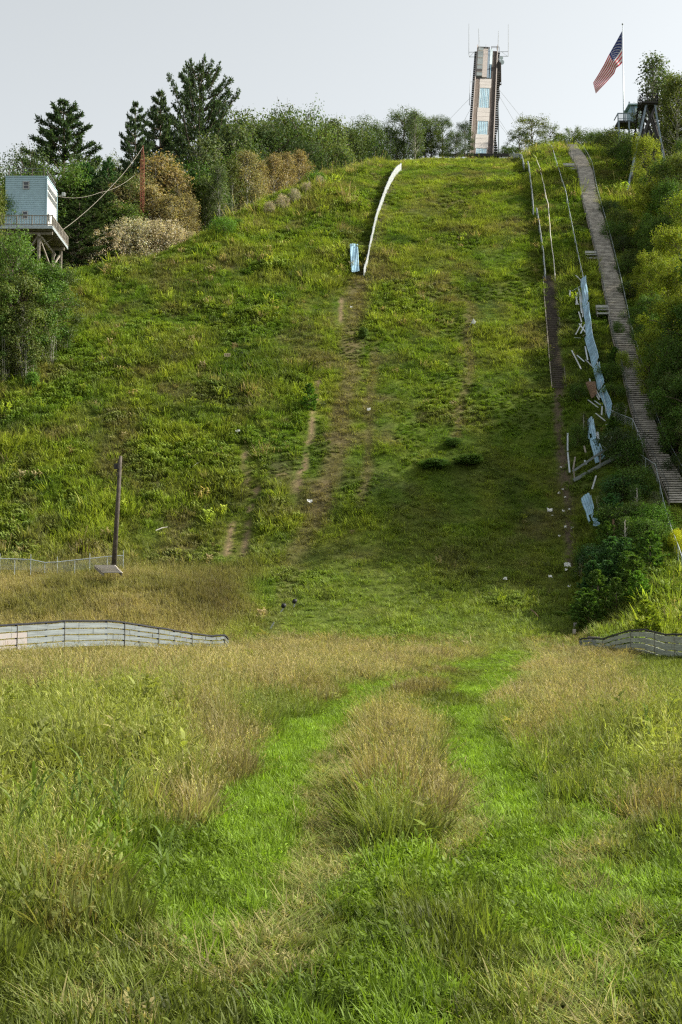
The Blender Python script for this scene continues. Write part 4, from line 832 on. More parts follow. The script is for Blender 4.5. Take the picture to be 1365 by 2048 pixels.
YP = 194; pt, pb = at_Y(1245.7, 50, YP), at_Y(1248, 228, YP); pb2 = Vector((pb.x, pb.y, ground(pb.x, pb.y)-.3)); root = empty('flagpole', pb2, 'tall thin grey flagpole with a small ball on top', 'flagpole')
b = MB(pb2); b.tube([pb2, pb, pt], [.11,.10,.05], 8); b.build('pole', M['galv'], root, True)
b = MB(pb2); n = 8
b.tube([pt+Vector((0,0,z_)) for z_ in (-.02,.06,.14,.22,.26)], [.05,.12,.13,.1,.02], 8); b.build('finial', M['guy'], root, True)
TE = [(1244.5,62),(1232,85),(1219,108),(1208,130),(1197,149),(1186.5,166)]; BE = [(1244.8,126),(1240,131),(1233,136),(1229,147),(1212,166),(1192,187)]
def epol(E, t_): k = min(int(t_*5), 4); f_ = t_*5-k; return (E[k][0]+(E[k+1][0]-E[k][0])*f_, E[k][1]+(E[k+1][1]-E[k][1])*f_)
NU, NV = 40, 39; fo = at_Y(1244.5, 62, YP); b = MB(fo); vs = []
def fpt(u, v, off=0):
    a, c = epol(TE, u), epol(BE, u); v2 = v; x = a[0]+(c[0]-a[0])*v2; y = a[1]+(c[1]-a[1])*v2; return at_Y(x, y, YP+.22*math.sin(u*9+v*2.5)*min(1, u*3)-.25*u+.10*math.sin(u*21+v*6)*u-off)
for j in range(NV+1):
    for i in range(NU+1): vs.append(fpt(i/NU, j/NV))
fs = []; mi = []
for j in range(NV):
    for i in range(NU): a = j*(NU+1)+i; fs.append((a, a+1, a+NU+2, a+NU+1)); mi.append(2 if (i/NU < .40 and j < 21) else (0 if (j//3) % 2 == 0 else 1))
b.add(vs, fs); b.m = mi; root = b.build('flag', [M['flag_red'], M['flag_white'], M['flag_blue']], None, True); root.location = fo; tag(root, 'drooping red white and blue stars and stripes flag on the tall pole', 'flag')
b = MB(fo)
for r_ in range(9):
    for k in range(6 if r_ % 2 == 0 else 5):
        u = .40*((k+.5+(.5 if r_ % 2 else 0))/6)*.97+.004; v = (r_+.9)/9.9*21/39; c = fpt(u, v, .02); e1 = (fpt(u+.01, v, .02)-c).normalized(); e2 = (fpt(u, v+.01, .02)-c).normalized(); pl = []
        for q in range(10): a = math.pi*q/5; rr = .105 if q % 2 == 0 else .045; pl.append(c+e1*rr*math.sin(a)-e2*rr*math.cos(a))
        b.add(pl, [tuple(range(10))])
b.build('stars', M['flag_white'], root)
# ---- litter, markers
def scrap(px, py, sx, sy, m, label, name='paper_scrap', cat='litter', lift=.35, group=None):
    p = at(px, py)+Vector((0,0,lift)); r_ = random.Random(int(px*7+py)); b = MB(p); n = 4; vs = []
    for j in range(n+1):
        for i in range(n+1): vs.append(p+Vector(((i/n-.5)*sx*(1+.3*r_.random()), -.1+(j/n)*.1+r_.uniform(-.04,.04), (j/n-.3)*sy+r_.uniform(-.05,.05))))
    b.add(vs, [(j*(n+1)+i, j*(n+1)+i+1, (j+1)*(n+1)+i+1, (j+1)*(n+1)+i) for j in range(n) for i in range(n)]); o_ = b.build(name, M[m]); o_.location = p
    o_.modifiers.new('s', 'SOLIDIFY').thickness = .01; return tag(o_, label, cat, group)
scrap(476,871,.30,.20,'litter','small white scrap on the left slope above the bare strips'); scrap(620,1012,.32,.18,'litter','white scrap beside the lower bare strips left of the chute')
scrap(738,828,.26,.2,'litter','white scrap in the grass on the left edge of the chute'); scrap(483,714,.34,.2,'rubber','dark scrap just right of the small card sign'); scrap(703,621,.2,.12,'litter','tiny white scrap high on the pale old lane')
p = at(455,722)+Vector((0,0,.55)); root = empty('card_sign', p-Vector((0,0,.5)), 'small pale rectangular board with dark square marks on the left slope', 'sign'); b = MB(root.location); b.box(p, (.55,.04,.30)); b.build('board', M['cardboard'], root)
b = MB(root.location)
for x_ in (-.15,.02,.17): b.box(p+Vector((x_,-.024,.0)), (.08,.01,.10))
b.build('marks', M['rubber'], root); b = MB(root.location); b.box(p+Vector((0,.03,-.35)), (.06,.05,.6)); b.build('stake', M['old_wood'], root)
p = at(938,656); root = empty('marker_flag', p, 'tiny white marker flag on a thin leaning stick in the middle of the hill', 'flag'); q = at_Y(947,637,p.y); b = MB(p); b.tube([p, q], .02, 4); b.build('stick', M['white'], root)
b = MB(p); vs = [q, q+Vector((.28,.03,-.3)), q+Vector((.12,-.03,-.55)), q+Vector((-.2,0,-.45))]; b.add(vs, [(0,1,2,3)]); b.build('cloth', M['litter'], root)
for (x0, y0, x1, y1, lb, hd_) in ((541,1259,549,1244,'lowest white stick lying at the left foot of the hill',0),(561,1227,568,1222,'short white stick with a dark cup nearer the left bank',1),(588,1216,590,1206,'white stick topped by a round black lamp head at the left foot of the hill',2)):
    p = at(x0, y0, 72)+Vector((0,0,.05)); q = at_Y(x1, y1, p.y); q.z = max(q.z, ground(q.x, q.y)+.35); root = empty('marker_stick', p, lb, 'marker', 'white marker sticks at the foot of the hill'); b = MB(p); b.bar(p, q, .07, .07); b.build('stick', M['white'], root)
    if hd_: b = MB(p); b.tube([q+Vector((-.1,0,.0)), q+Vector((0,-.03,.14)), q+Vector((.12,0,.2))], [.10,.16,.08], 8); b.build('lamp_head', M['rubber'], root, True)
LT = [(1100,1027,.34,'large'),(1118,992,.15,''),(1126,985,.12,''),(1131,1060,.18,''),(1135,1137,.36,'large'),(1133,1146,.14,''),(1101,1160,.2,''),(1139,1180,.16,''),(1010,1165,.25,''),(1127,1028,.14,''),(1139,1025,.14,''),(1145,1062,.16,''),(1131,1001,.12,''),(1122,940,.12,''),(1105,1037,.1,''),(1119,1078,.12,'')]
for i, (x, y, s_, lb) in enumerate(sorted(LT, key=lambda q: q[1])):
    n = ['topmost','second','third','fourth','fifth','sixth','seventh','eighth','ninth','tenth','eleventh','twelfth','thirteenth','fourteenth','fifteenth','sixteenth'][i]
    scrap(x, y, s_, s_*.7, 'litter', f"{lb+' ' if lb else ''}white scrap, {n} from the top along the right foot of the hill".strip(), group='white scraps along the right foot of the hill', lift=.22)
for (x, y, w_, h_, lb) in ((1157,1237,.42,.30,'squared pale stone block at the right foot of the hill'),(1152,1257,.25,.18,'rounded tan stone below the squared block'),(1149,1270,.2,.16,'lowest small tan stone near the right board fence')):
    p = at(x, y, 66)+Vector((0,0,.18)); b = MB(p); r_ = random.Random(int(x)); c8 = [p+Vector((sx*w_/2*r_.uniform(.7,1.1), sy*w_/2*r_.uniform(.7,1.1), sz_*h_*r_.uniform(.8,1.1))) for sz_ in (-1,1) for sx, sy in ((-1,-1),(1,-1),(1,1),(-1,1))]; b.hexa(c8)
    o_ = b.build('stone', M['pink_board'] if 'squared' not in lb else M['beige_board']); o_.location = p; m_ = o_.modifiers.new('b', 'BEVEL'); m_.width = .05; m_.segments = 3; tag(o_, lb, 'stone')
for (a, c, lb) in (((386,944),(401,935),'pale dead stick lying on the left slope right of the pole'),((312,1072),(336,1066),'long dry stalk lying on the lower left slope'),((1062,1232),(1078,1249),'reddish dead branch lying on the lower chute')):
    p, q = at(*a)+Vector((0,0,.4)), at(*c)+Vector((0,0,.45)); b = MB(p); b.tube([p, p.lerp(q, .5)+Vector((0,0,.05)), q], [.04,.035,.015], 5); o_ = b.build('dead_branch', M['rope'] if 'reddish' not in lb else M['brown_wood']); o_.location = p; tag(o_, lb, 'branch')
b = MB(); q = at_Y(371,1277,75.5); b.box(q, (.14,.03,.12)); b.tube([q-Vector((0,0,.6)), q], .01, 4); tag(b.build('marker_tape', M['pink']), 'bright pink marker tag in front of the left board fence', 'tag')

# ================================================================== TREES AND SHRUBS
def leaf_mesh(name, C, D, S, aspect, rng, shade):
    """C centres, D preferred normals, S sizes -> rhombic leaves"""
    n = len(C); nrm = D+rng.normal(0, .5, (n, 3)); nrm /= np.linalg.norm(nrm, axis=1)[:, None]+1e-9
    a = rng.normal(0, 1, (n, 3)); a -= (a*nrm).sum(1)[:, None]*nrm; a /= np.linalg.norm(a, axis=1)[:, None]+1e-9; b_ = np.cross(nrm, a)
    a = a*S[:, None]/2; b_ = b_*S[:, None]*aspect/2
    V = np.stack([C-a, C-b_+nrm*S[:, None]*.12, C+a, C+b_+nrm*S[:, None]*.12], 1).reshape(-1, 3)
    return quads(name, V, shade)
def quads(name, V, shade):
    n = len(V)//4; me = bpy.data.meshes.new(name); me.vertices.add(len(V)); me.vertices.foreach_set('co', V.ravel()); me.loops.add(4*n); me.loops.foreach_set('vertex_index', np.arange(4*n))
    me.polygons.add(n); me.polygons.foreach_set('loop_start', np.arange(0, 4*n, 4)); me.polygons.foreach_set('loop_total', np.full(n, 4)); me.update(); me.materials.append(M['leaf'])
    c_ = me.color_attributes.new('shade', 'FLOAT_COLOR', 'POINT'); s4 = np.repeat(shade, 4, axis=0); c_.data.foreach_set('color', np.concatenate([s4, np.ones((4*n, 1))], 1).ravel()); return me
def shades(n, rng, amt=.2, warm=.08):
    k = rng.normal(1, amt, n).clip(.35, 1.9); wv = rng.normal(0, warm, n); return np.stack([k*(1+wv), k, k*(1-wv)], 1).clip(.05, 3)
def wood_mesh(name, tubes, m):
    b = MB()
    for pts, rs in tubes: b.tube(pts, rs, 6)
    me = bpy.data.meshes.new(name); me.from_pydata(b.v, [], b.f); me.update(); me.materials.append(M[m]); me.polygons.foreach_set('use_smooth', [True]*len(b.f)); return me
def broadleaf(seed, nclump, nleaf, leaf, w=.62, bottom=.28, airy=.0, pointed=0., bark='bark', stems=1, clump_r=.12, up=0.0, lumpy=1.):
    """unit-height tree: (trunk mesh, crown mesh)"""
    rng = np.random.default_rng(seed); r = random.Random(seed); tubes = []; C = []; D = []; S = []; SH = []
    cent = []
    for i in range(nclump):
        t_ = (i+.5)/nclump; z = bottom+(1-bottom)*(t_**.9); prof = math.sqrt(max(0, 1-((z-(bottom+(1-bottom)*.42))/((1-bottom)*.60))**2)) if not pointed else (1-t_)**.7*.9+.12
        prof = prof*(1-pointed)+((1-t_)**.75+.08)*pointed; a = i*2.4+r.uniform(-.5,.5); rad = w/2*prof*r.uniform(.35, 1.0)**.6*(1-clump_r*.5); rad *= r.uniform(1-.3*lumpy, 1+.14*lumpy)
        cent.append(np.array([rad*math.cos(a), rad*math.sin(a), min(z, .985-clump_r*r.uniform(.3,1.2))]))
    tops = []
    for s_ in range(stems):
        ox, oy = (0, 0) if stems == 1 else (r.uniform(-.12,.12), r.uniform(-.12,.12)); tp = Vector((ox*1.6+r.uniform(-.04,.04), oy*1.6, .86)); th = .016 if stems == 1 else .009
        mid = Vector((ox*1.2+r.uniform(-.02,.02), oy*1.2, .45)); tubes.append(([Vector((ox, oy, -.04)), mid, tp], [th*1.2, th*.8, th*.2])); tops.append((Vector((ox, oy, 0)), mid, tp))
    for i, c in enumerate(cent):
        st = tops[i % len(tops)]; z0 = max(.12, c[2]-r.uniform(.08,.22)); p0 = st[0].lerp(st[1], z0/.45) if z0 < .45 else st[1].lerp(st[2], (z0-.45)/.41 if z0 < .86 else 1)
        cv = Vector(c); md = p0.lerp(cv, .5)+Vector((0,0,.02)); tubes.append(([p0, md, cv], [.0065,.0045,.0015]))
    for c in cent:
        k = int(nleaf/nclump*r.uniform(.6, 1.4)); cr = clump_r*r.uniform(.7, 1.35); d = rng.normal(0, 1, (k, 3)); d /= np.linalg.norm(d, axis=1)[:, None]; rad = cr*(rng.random(k)**(.42 if airy < .5 else .7)); d2 = d*np.array([1.15, 1.15, .72+up])
        P_ = c+d2*rad[:, None]+rng.normal(0, .012, (k, 3)); q = d*.9+np.array([0, 0, .55]); C.append(P_); D.append(q); S.append(leaf*rng.uniform(.6, 1.35, k)); base = r.uniform(.80, 1.2); SH.append(shades(k, rng)*base)
        ntw = 4
        for _ in range(ntw):
            dd = np.array([r.gauss(0,1), r.gauss(0,1), r.gauss(.4,1)]); dd /= np.linalg.norm(dd); m_ = int(k*.035)+2; tt = rng.uniform(.7, 1.3, m_)*cr; C.append(c+dd*tt[:, None]+rng.normal(0, cr*.09, (m_, 3))); D.append(np.tile(dd, (m_, 1))); S.append(leaf*rng.uniform(.6,1.2,m_)); SH.append(shades(m_, rng)*base*1.1)
            tubes.append(([Vector(c), Vector(c+dd*cr*1.05)], [.0018,.0006]))
    C = np.concatenate(C); D = np.concatenate(D); S = np.concatenate(S); SH = np.concatenate(SH); ok = C[:, 2] < 1.03; 
    return wood_mesh('trunk', tubes, bark), leaf_mesh('crown', C[ok], D[ok], S[ok], .68, rng, SH[ok])
def pine(seed, whorls=17, per=6, w=.48, bottom=.12, ntuft=13, needle=.022, upsweep=.35, plates=1.0, bark='bark', taper=1.0):
    rng = np.random.default_rng(seed); r = random.Random(seed); tubes = [([Vector((0,0,-.04)), Vector((.006,.004,.5)), Vector((0,0,.99))], [.019,.012,.002])]; V = []; SH = []
    for i in range(whorls):
        t_ = i/(whorls-1); z = bottom+(1-bottom)*(t_**.92)*.97
        prof = (1-t_)**(.75*taper)*(.55+.45*min(1, t_*5+.35)); L0 = w/2*prof+.018
        for k in range(per):
            a = 2*math.pi*(k+r.random()*.8)/per+i*1.1; L = L0*r.uniform(.55, 1.28)
            if r.random() < .10: continue
            d = np.array([math.cos(a), math.sin(a), 0]); us = upsweep*(.4+t_*1.0)*r.uniform(.6,1.3); p0 = np.array([0,0,z]); p1 = p0+d*L*.6+np.array([0,0,L*us*.35]); p2 = p0+d*L+np.array([0,0,L*us])
            tubes.append(([Vector(p0), Vector(p1), Vector(p2)], [.005*(1.2-t_),.003,.001])); n = max(4, int(ntuft*L/(w/2)*1.25)+2)
            side = np.array([-d[1], d[0], 0])
            for m_ in range(n):
                f_ = .28+.74*(m_+r.random())/n; q = (p0*(1-f_)**2+2*p1*f_*(1-f_)+p2*f_*f_) if f_ <= 1 else p2+(p2-p1)*(f_-1); spread = L*.28*(1.15-f_)*plates; q = q+side*r.uniform(-1,1)*spread+np.array([0,0,r.uniform(-.3,.6)*.012])
                kk = 7; dd = rng.normal(0, .62, (kk, 3))+d*.9+np.array([0,0,.62]); dd /= np.linalg.norm(dd, axis=1)[:, None]; wv = np.cross(dd, rng.normal(0,1,(kk,3))); wv /= np.linalg.norm(wv, axis=1)[:, None]; ln = needle*rng.uniform(.7,1.4,(kk,1)); wd = needle*.17
                b0 = q+rng.normal(0,.003,(kk,3)); V.append(np.stack([b0-wv*wd*.5, b0+dd*ln*.6-wv*wd, b0+dd*ln, b0+dd*ln*.55+wv*wd], 1).reshape(-1, 3)); SH.append(shades(kk, rng, .22, .08)*r.uniform(.75,1.25))
    return wood_mesh('trunk', tubes, bark), quads('crown', np.concatenate(V), np.concatenate(SH))
K = {}
for i in range(3): K['oak', i] = broadleaf(100+i, 36, 10500, .0165, w=.80, bottom=.14, clump_r=.110, lumpy=1.2)
for i in range(3): K['aspen', i] = broadleaf(200+i, 36, 6000, .0165, w=.50, bottom=.26, bark='pale_bark', clump_r=.075, up=.5, pointed=.45, airy=1, lumpy=1.3)
for i in range(2): K['airy', i] = broadleaf(300+i, 26, 4200, .020, w=.95, bottom=.25, clump_r=.11, airy=1)
for i in range(3): K['maple', i] = broadleaf(400+i, 40, 12000, .019, w=.78, bottom=.10, clump_r=.095, lumpy=1.5)
for i in range(3): K['bush', i] = broadleaf(500+i, 26, 4200, .045, w=1.5, bottom=.12, clump_r=.24, stems=4, up=.1)
for i in range(2): K['silver', i] = broadleaf(600+i, 34, 4200, .036, w=1.15, bottom=.12, clump_r=.16, stems=6, bark='pale_bark', up=.6, airy=1)
for i in range(2): K['willow', i] = broadleaf(650+i, 30, 3400, .026, w=.62, bottom=.05, clump_r=.10, stems=5, bark='pale_bark', pointed=.5, up=.7, airy=1)
for i in range(2): K['wispy', i] = broadleaf(700+i, 44, 3000, .020, w=.42, bottom=.18, clump_r=.075, bark='pale_bark', pointed=.6, up=.5, airy=1)
for i in range(3): K['pine', i] = pine(800+i, 23, 7, .60, .08, 74, .0148, .26)
K['pine', 3] = pine(811, 22, 8, .74, .06, 80, .014, .55, 1.0, taper=.8)
for i in range(2): K['sapling', i] = pine(900+i, 11, 6, .62, .04, 8, .075, .8, 1.0)
for i in range(2): K['round', i] = broadleaf(950+i, 24, 3600, .06, w=.9, bottom=.10, clump_r=.2, stems=3)
COLS = {'dark': (.052,.085,.026), 'oak': (.080,.120,.028), 'olive': (.120,.155,.035), 'tan': (.27,.225,.10), 'paletan': (.50,.43,.30), 'green': (.085,.155,.025), 'bright': (.105,.21,.025), 'lime': (.22,.275,.028), 'yellow': (.55,.55,.02),
        'pine': (.064,.104,.044), 'sage': (.115,.155,.055), 'blue': (.06,.135,.040), 'silver': (.46,.40,.30)}
BARKN = {'aspen': 'aspen_tree', 'oak': 'broadleaf_tree', 'airy': 'broadleaf_tree', 'maple': 'broadleaf_tree', 'bush': 'shrub', 'silver': 'shrub', 'willow': 'shrub', 'wispy': 'young_tree', 'pine': 'pine_tree', 'sapling': 'pine_sapling', 'round': 'shrub'}
def plant(kind, var, px, ytop, Y, colr, label, cat=None, group=None, wide=1.0, base=None, wob=True):
    if Y > 260: Bp = at(px, Y, 72); Y = Bp.y; base = Bp.z
    T = at_Y(px, ytop, Y); z0 = ground(T.x, Y) if base is None else base; H = max(.5, T.z-z0); tm, cm = K[kind, var]
    name = BARKN[kind]; cat = cat or ('tree' if 'tree' in name else 'pine' if 'sapling' in name else 'shrub'); root = empty(name, Vector((T.x, Y, z0-.05)), label, cat, group)
    root.scale = (H*wide, H*wide, H); root.rotation_euler = (0, 0, random.uniform(0, 6.28))
    a = newobj('trunk', tm, root); c = newobj('crown', cm, root); k = random.uniform(.88, 1.13); cc = COLS[colr]; k *= .92 if kind in ('oak','aspen','pine','wispy','airy') and colr not in ('tan',) else .95; c.color = (cc[0]*k*random.uniform(.93,1.07), cc[1]*k, cc[2]*k, 1)
    return root
ORD = ['first','second','third','fourth','fifth','sixth','seventh','eighth','ninth','tenth','eleventh','twelfth','thirteenth','fourteenth','fifteenth','sixteenth','seventeenth','eighteenth','nineteenth','twentieth','twenty first','twenty second','twenty third','twenty fourth','twenty fifth','twenty sixth','twenty seventh','twenty eighth','twenty ninth','thirtieth']
def row(items, text, group, cat=None, start='from the left'):
    if 'skyline' in text: items = [(q[0], q[1], q[2], q[3]+(-14, 8, 2, -7, 10)[k % 5], q[4], q[5], {'wide': (.82, 1.05, .72, .95)[k % 4]}) for k, q in enumerate(items)]
    items = sorted(items, key=lambda q: q[2])
    for i, it in enumerate(items):
        kind, var, px, yt, Y, colr = it[:6]; kw = it[6] if len(it) > 6 else {}
        plant(kind, var, px, yt, Y, colr, text.format(ORD[i]), cat, group, **kw)
# big pines on the left
plant('pine', 0, 128, 196, 172, 'pine', 'tall layered white pine standing behind the blue building', 'pine', 'tall white pines on the left skyline', wide=1.0)
plant('pine', 1, 272, 200, 168, 'pine', 'slender dark pine directly behind the red lattice mast', 'pine', 'tall white pines on the left skyline', wide=.55)
plant('pine', 2, 322, 178, 178, 'pine', 'dark pine between the slender one and the tallest pine', 'pine', 'tall white pines on the left skyline', wide=.62)
plant('pine', 3, 400, 128, 184, 'pine', 'tallest and broadest pine of the left skyline with upswept limbs', 'pine', 'tall white pines on the left skyline', wide=.72)
plant('pine', 1, 440, 205, 186, 'pine', 'shorter pine tucked against the right side of the tallest one', 'pine', 'tall white pines on the left skyline', wide=.6)
row([('oak',0,10,335,165,'olive'),('oak',1,55,302,160,'dark',{'wide':.7}),('oak',2,168,318,163,'oak',{'wide':.6}),('oak',0,196,342,160,'dark',{'wide':.7}),('pine',1,218,312,158,'blue',{'wide':.7}),('oak',1,232,318,172,'olive',{'wide':.6}),('pine',0,172,322,158,'blue'),('pine',2,140,350,156,'dark'),('pine',0,205,360,154,'dark'),('oak',2,120,330,157,'green'),('oak',1,246,350,158,'oak',{'wide':.7}),('pine',1,160,400,150,'dark',{'wide':1.5}),('pine',2,190,415,152,'dark',{'wide':1.6}),('oak',0,225,400,155,'green',{'wide':1.2}),('oak',2,30,350,158,'green')],
    'dense dark green tree behind the blue building, {} from the left of that row', 'dark trees behind the blue building')
row([('oak',0,300,325,170,'dark',{'wide':.7}),('pine',0,350,305,170,'pine',{'wide':.7}),('oak',1,330,345,164,'oak',{'wide':.7}),('aspen',0,415,285,172,'sage'),('oak',2,455,262,182,'oak'),('aspen',1,470,262,178,'sage'),('oak',0,500,224,194,'olive'),('aspen',2,480,300,172,'olive'),('oak',1,540,236,196,'oak'),('aspen',0,520,240,190,'sage'),('oak',2,590,230,200,'oak'),('oak',1,612,244,198,'olive'),('aspen',1,648,252,202,'sage'),('aspen',2,668,244,204,'sage'),('oak',0,632,262,200,'olive'),('oak',1,560,270,190,'dark'),('oak',2,430,300,175,'green'),('oak',0,400,330,168,'green',{'wide':.9}),('pine',2,385,345,165,'blue'),('oak',1,510,300,182,'dark'),('oak',0,600,290,192,'dark'),('oak',2,655,290,200,'dark')],
    'mixed green tree of the middle left skyline wood, {} from the left', 'green trees of the middle skyline wood')
row([('oak',0,690,262,212,'oak'),('aspen',1,700,248,212,'sage'),('oak',1,735,236,216,'oak'),('oak',2,715,275,214,'dark'),('oak',0,775,240,222,'dark'),('oak',1,808,235,224,'oak'),('oak',2,835,222,226,'oak'),('oak',0,862,232,226,'olive'),('oak',1,885,240,226,'oak'),('oak',2,912,252,228,'dark'),('oak',0,930,256,232,'dark'),('oak',1,755,270,218,'dark'),('oak',2,795,270,222,'dark'),('oak',0,850,265,226,'dark'),('oak',1,896,275,227,'dark'),('wispy',0,830,232,219,'sage')],
    'rounded leafy tree on the skyline left of the inrun tower, {} from the left', 'rounded trees left of the inrun tower')
row([('airy',0,1066,231,245,'olive',{'wide':1.15}),('airy',1,1040,262,243,'oak',{'wide':1.1}),('airy',0,1098,250,246,'olive'),('airy',1,1146,254,243,'olive',{'wide':.9}),('bush',0,1020,292,240,'oak'),('bush',1,1170,262,238,'oak'),('bush',2,1085,280,240,'olive'),('bush',0,1125,272,240,'oak')],
    'airy spreading tree or bush right of the inrun tower, {} from the left', 'airy trees right of the inrun tower')
# tan aspens
row([('aspen',0,225,372,157,'tan',{'wide':1.2}),('aspen',1,255,362,158,'tan',{'wide':1.2}),('aspen',2,285,348,160,'tan'),('aspen',0,322,314,163,'tan',{'wide':1.25}),('aspen',1,348,335,163,'tan',{'wide':1.2}),('aspen',2,300,372,158,'tan',{'wide':1.4}),('aspen',0,340,392,157,'tan',{'wide':1.5}),('aspen',1,374,388,159,'tan',{'wide':1.2}),('aspen',2,412,352,164,'olive',{'wide':1.1}),('aspen',0,440,330,162,'sage'),('aspen',1,425,372,163,'olive',{'wide':1.2}),('aspen',2,465,318,168,'olive'),('aspen',0,494,305,170,'tan',{'wide':1.15}),('aspen',1,520,322,173,'tan'),('aspen',2,548,308,176,'tan',{'wide':1.1}),('aspen',0,572,306,179,'tan',{'wide':1.15}),('aspen',1,600,302,183,'tan',{'wide':1.1}),('aspen',2,617,322,186,'olive'),('aspen',1,260,410,155,'olive',{'wide':1.4}),('aspen',0,200,420,154,'olive',{'wide':1.5})],
    'aspen with dry golden olive leaves at the wood edge, {} from the left', 'dry aspens along the left wood edge')
row([('silver',k % 2,172+i*21+random.uniform(-6,6),[474,464,456,448,444,442,444,442,446,452,462][i]+random.uniform(-6,6),150.5+i*.6,'paletan',{'wide':.9}) for i, k in enumerate(range(11))], 'pale silvery tan sapling thicket at the meadow edge, {} from the left', 'pale sapling thickets at the meadow edge', 'shrub')
row([('silver',k % 2,540+i*25,[402,390,378,365,352][i]+random.uniform(-4,4),[432,421,408,392,377][i],'silver',{'wide':.8}) for i, k in enumerate(range(5))], 'small whitish sapling on the ridge below the aspens, {} from the left', 'small whitish saplings on the ridge', 'shrub')
plant('bush', 0, 448, 432, 474, 'bright', 'bright green low bush where the aspens meet the slope'); plant('bush', 1, 475, 436, 458, 'green', 'green low bush right of the bright bush below the aspens'); plant('bush', 2, 632, 342, 372, 'bright', 'bright green bush below the last aspen on the ridge')
# left edge foreground trees
plant('oak', 1, 2, 388, 620, 'green', 'leafy green tree overlapping the blue building at the frame edge', wide=.62); plant('oak', 0, -32, 360, 126, 'olive', 'olive tree cut off by the frame edge beside the blue building', wide=.45)
plant('oak', 2, 24, 462, 124, 'green', 'leafy tree in front of the stilts of the blue building', wide=.8); plant('maple', 1, 82, 518, 126, 'green', 'rounded green tree below the deck of the blue building', wide=1.0); plant('maple', 2, 46, 545, 123, 'olive', 'lower olive green tree on the slope beneath the stilts', wide=.9); plant('maple', 0, 110, 528, 128, 'oak', 'dark leafy tree right below the deck corner', wide=.8); plant('bush', 0, 100, 556, 606, 'green', 'dark leafy bush at the foot of the outer stilts', wide=.5)
plant('maple', 0, 5, 540, 700, 'olive', 'olive green young tree low at the frame edge', wide=.6); plant('wispy', 1, 48, 600, 762, 'olive', 'slender young tree with a bare pale stem on the lower slope', wide=.9); plant('maple', 2, -12, 610, 765, 'green', 'lowest leafy green tree at the frame edge of the slope', wide=.6)
row([('willow',0,62,624,735,'olive'),('willow',1,86,628,722,'green'),('willow',0,110,632,706,'olive'),('willow',1,130,652,702,'green'),('willow',1,35,650,752,'green'),('willow',0,100,664,730,'olive'),('willow',1,14,660,765,'olive'),('willow',0,60,690,762,'green')], 'grey green willow like bush on the left slope, {} from the left', 'grey green willow bushes on the left slope', 'shrub')
plant('round', 0, 65, 743, 779, 'bright', 'small bright round shrub alone on the left slope', wide=.8)
plant('sapling', 0, 620, 768, 822, 'bright', 'bright green young pine beside the pale old lane', wide=1.1); plant('round', 1, 727, 655, 676, 'green', 'small dark shrub in the middle of the pale old lane'); plant('round', 0, 905, 874, 892, 'green', 'dark low shrub mound in the middle of the chute', wide=2.2, base=None)
for (x, y, Y, c_, lb, wv) in ((418,903,924,'lime','yellow green leafy clump on the slope right of the wooden pole',1.2),(868,916,938,'green','wide low leafy mound left of centre in the shaded chute',3.0),(938,908,930,'green','blue green low mound right of centre in the shaded chute',3.0)):
    plant('round', 1, x, y, Y, c_, lb, wide=wv)
def reed(seed):
    r = random.Random(seed); V = []; Fc = []
    for st in range(3):
        bx, by = r.uniform(-.05,.05), r.uniform(-.05,.05); lx, ly = r.uniform(-.12,.12), r.uniform(-.12,.12); H = r.uniform(.75, 1)
        n0 = len(V)
        for k in range(5): t_ = k/4; V += [(bx+lx*t_-.004, by+ly*t_, H*t_), (bx+lx*t_+.004, by+ly*t_, H*t_)]
        for k in range(4): Fc.append((n0+2*k, n0+2*k+1, n0+2*k+3, n0+2*k+2))
        for k in range(8):
            z = H*(.18+.8*k/8); a = r.uniform(0, 6.28); L = r.uniform(.3,.48); w_ = .016; n0 = len(V); px_, py_, pz = bx+lx*z, by+ly*z, z; an = r.uniform(.25,.6)
            for j in range(6):
                ww = w_*math.sin(math.pi*min(1, .18+j/5*.82)); V += [(px_-math.sin(a)*ww, py_+math.cos(a)*ww, pz), (px_+math.sin(a)*ww, py_-math.cos(a)*ww, pz)]
                px_ += math.cos(a)*math.sin(an)*L/5; py_ += math.sin(a)*math.sin(an)*L/5; pz += math.cos(an)*L/5; an += .3
            for j in range(5): Fc.append((n0+2*j, n0+2*j+1, n0+2*j+3, n0+2*j+2))
    me = bpy.data.meshes.new('reed_plant'); me.from_pydata(V, [], Fc); me.update(); me.materials.append(M['leaf'])
    c_ = me.color_attributes.new('shade', 'FLOAT_COLOR', 'POINT'); c_.data.foreach_set('color', np.ones(4*len(V))); return me
RM = [reed(i) for i in range(4)]
for i, (x, y, h_) in enumerate(sorted([(30,1740,.6),(75,1700,.65),(150,1668,.62),(190,1690,.6),(232,1672,.62),(330,1800,.5),(1232,1500,.55),(1290,1510,.6),(1325,1485,.6),(1180,1560,.45),(1075,1620,.35),(640,1800,.2)], key=lambda q: q[0])):
    Y_ = F*EYE/(y-1245); X_ = (x-682.5)/F*Y_; o_ = newobj('reed_plant', RM[i % 4]); o_.location = (X_, Y_, ground(X_, Y_)-.02); o_.scale = (h_*1.1,)*3; o_.rotation_euler = (0, 0, i*1.7); o_.color = (.12,.18,.035,1) if i % 3 else (.15,.20,.045,1)
    tag(o_, f"broad bladed green reed plant in the field grass, {ORD[i]} from the left", 'reed', 'broad bladed reeds in the field')
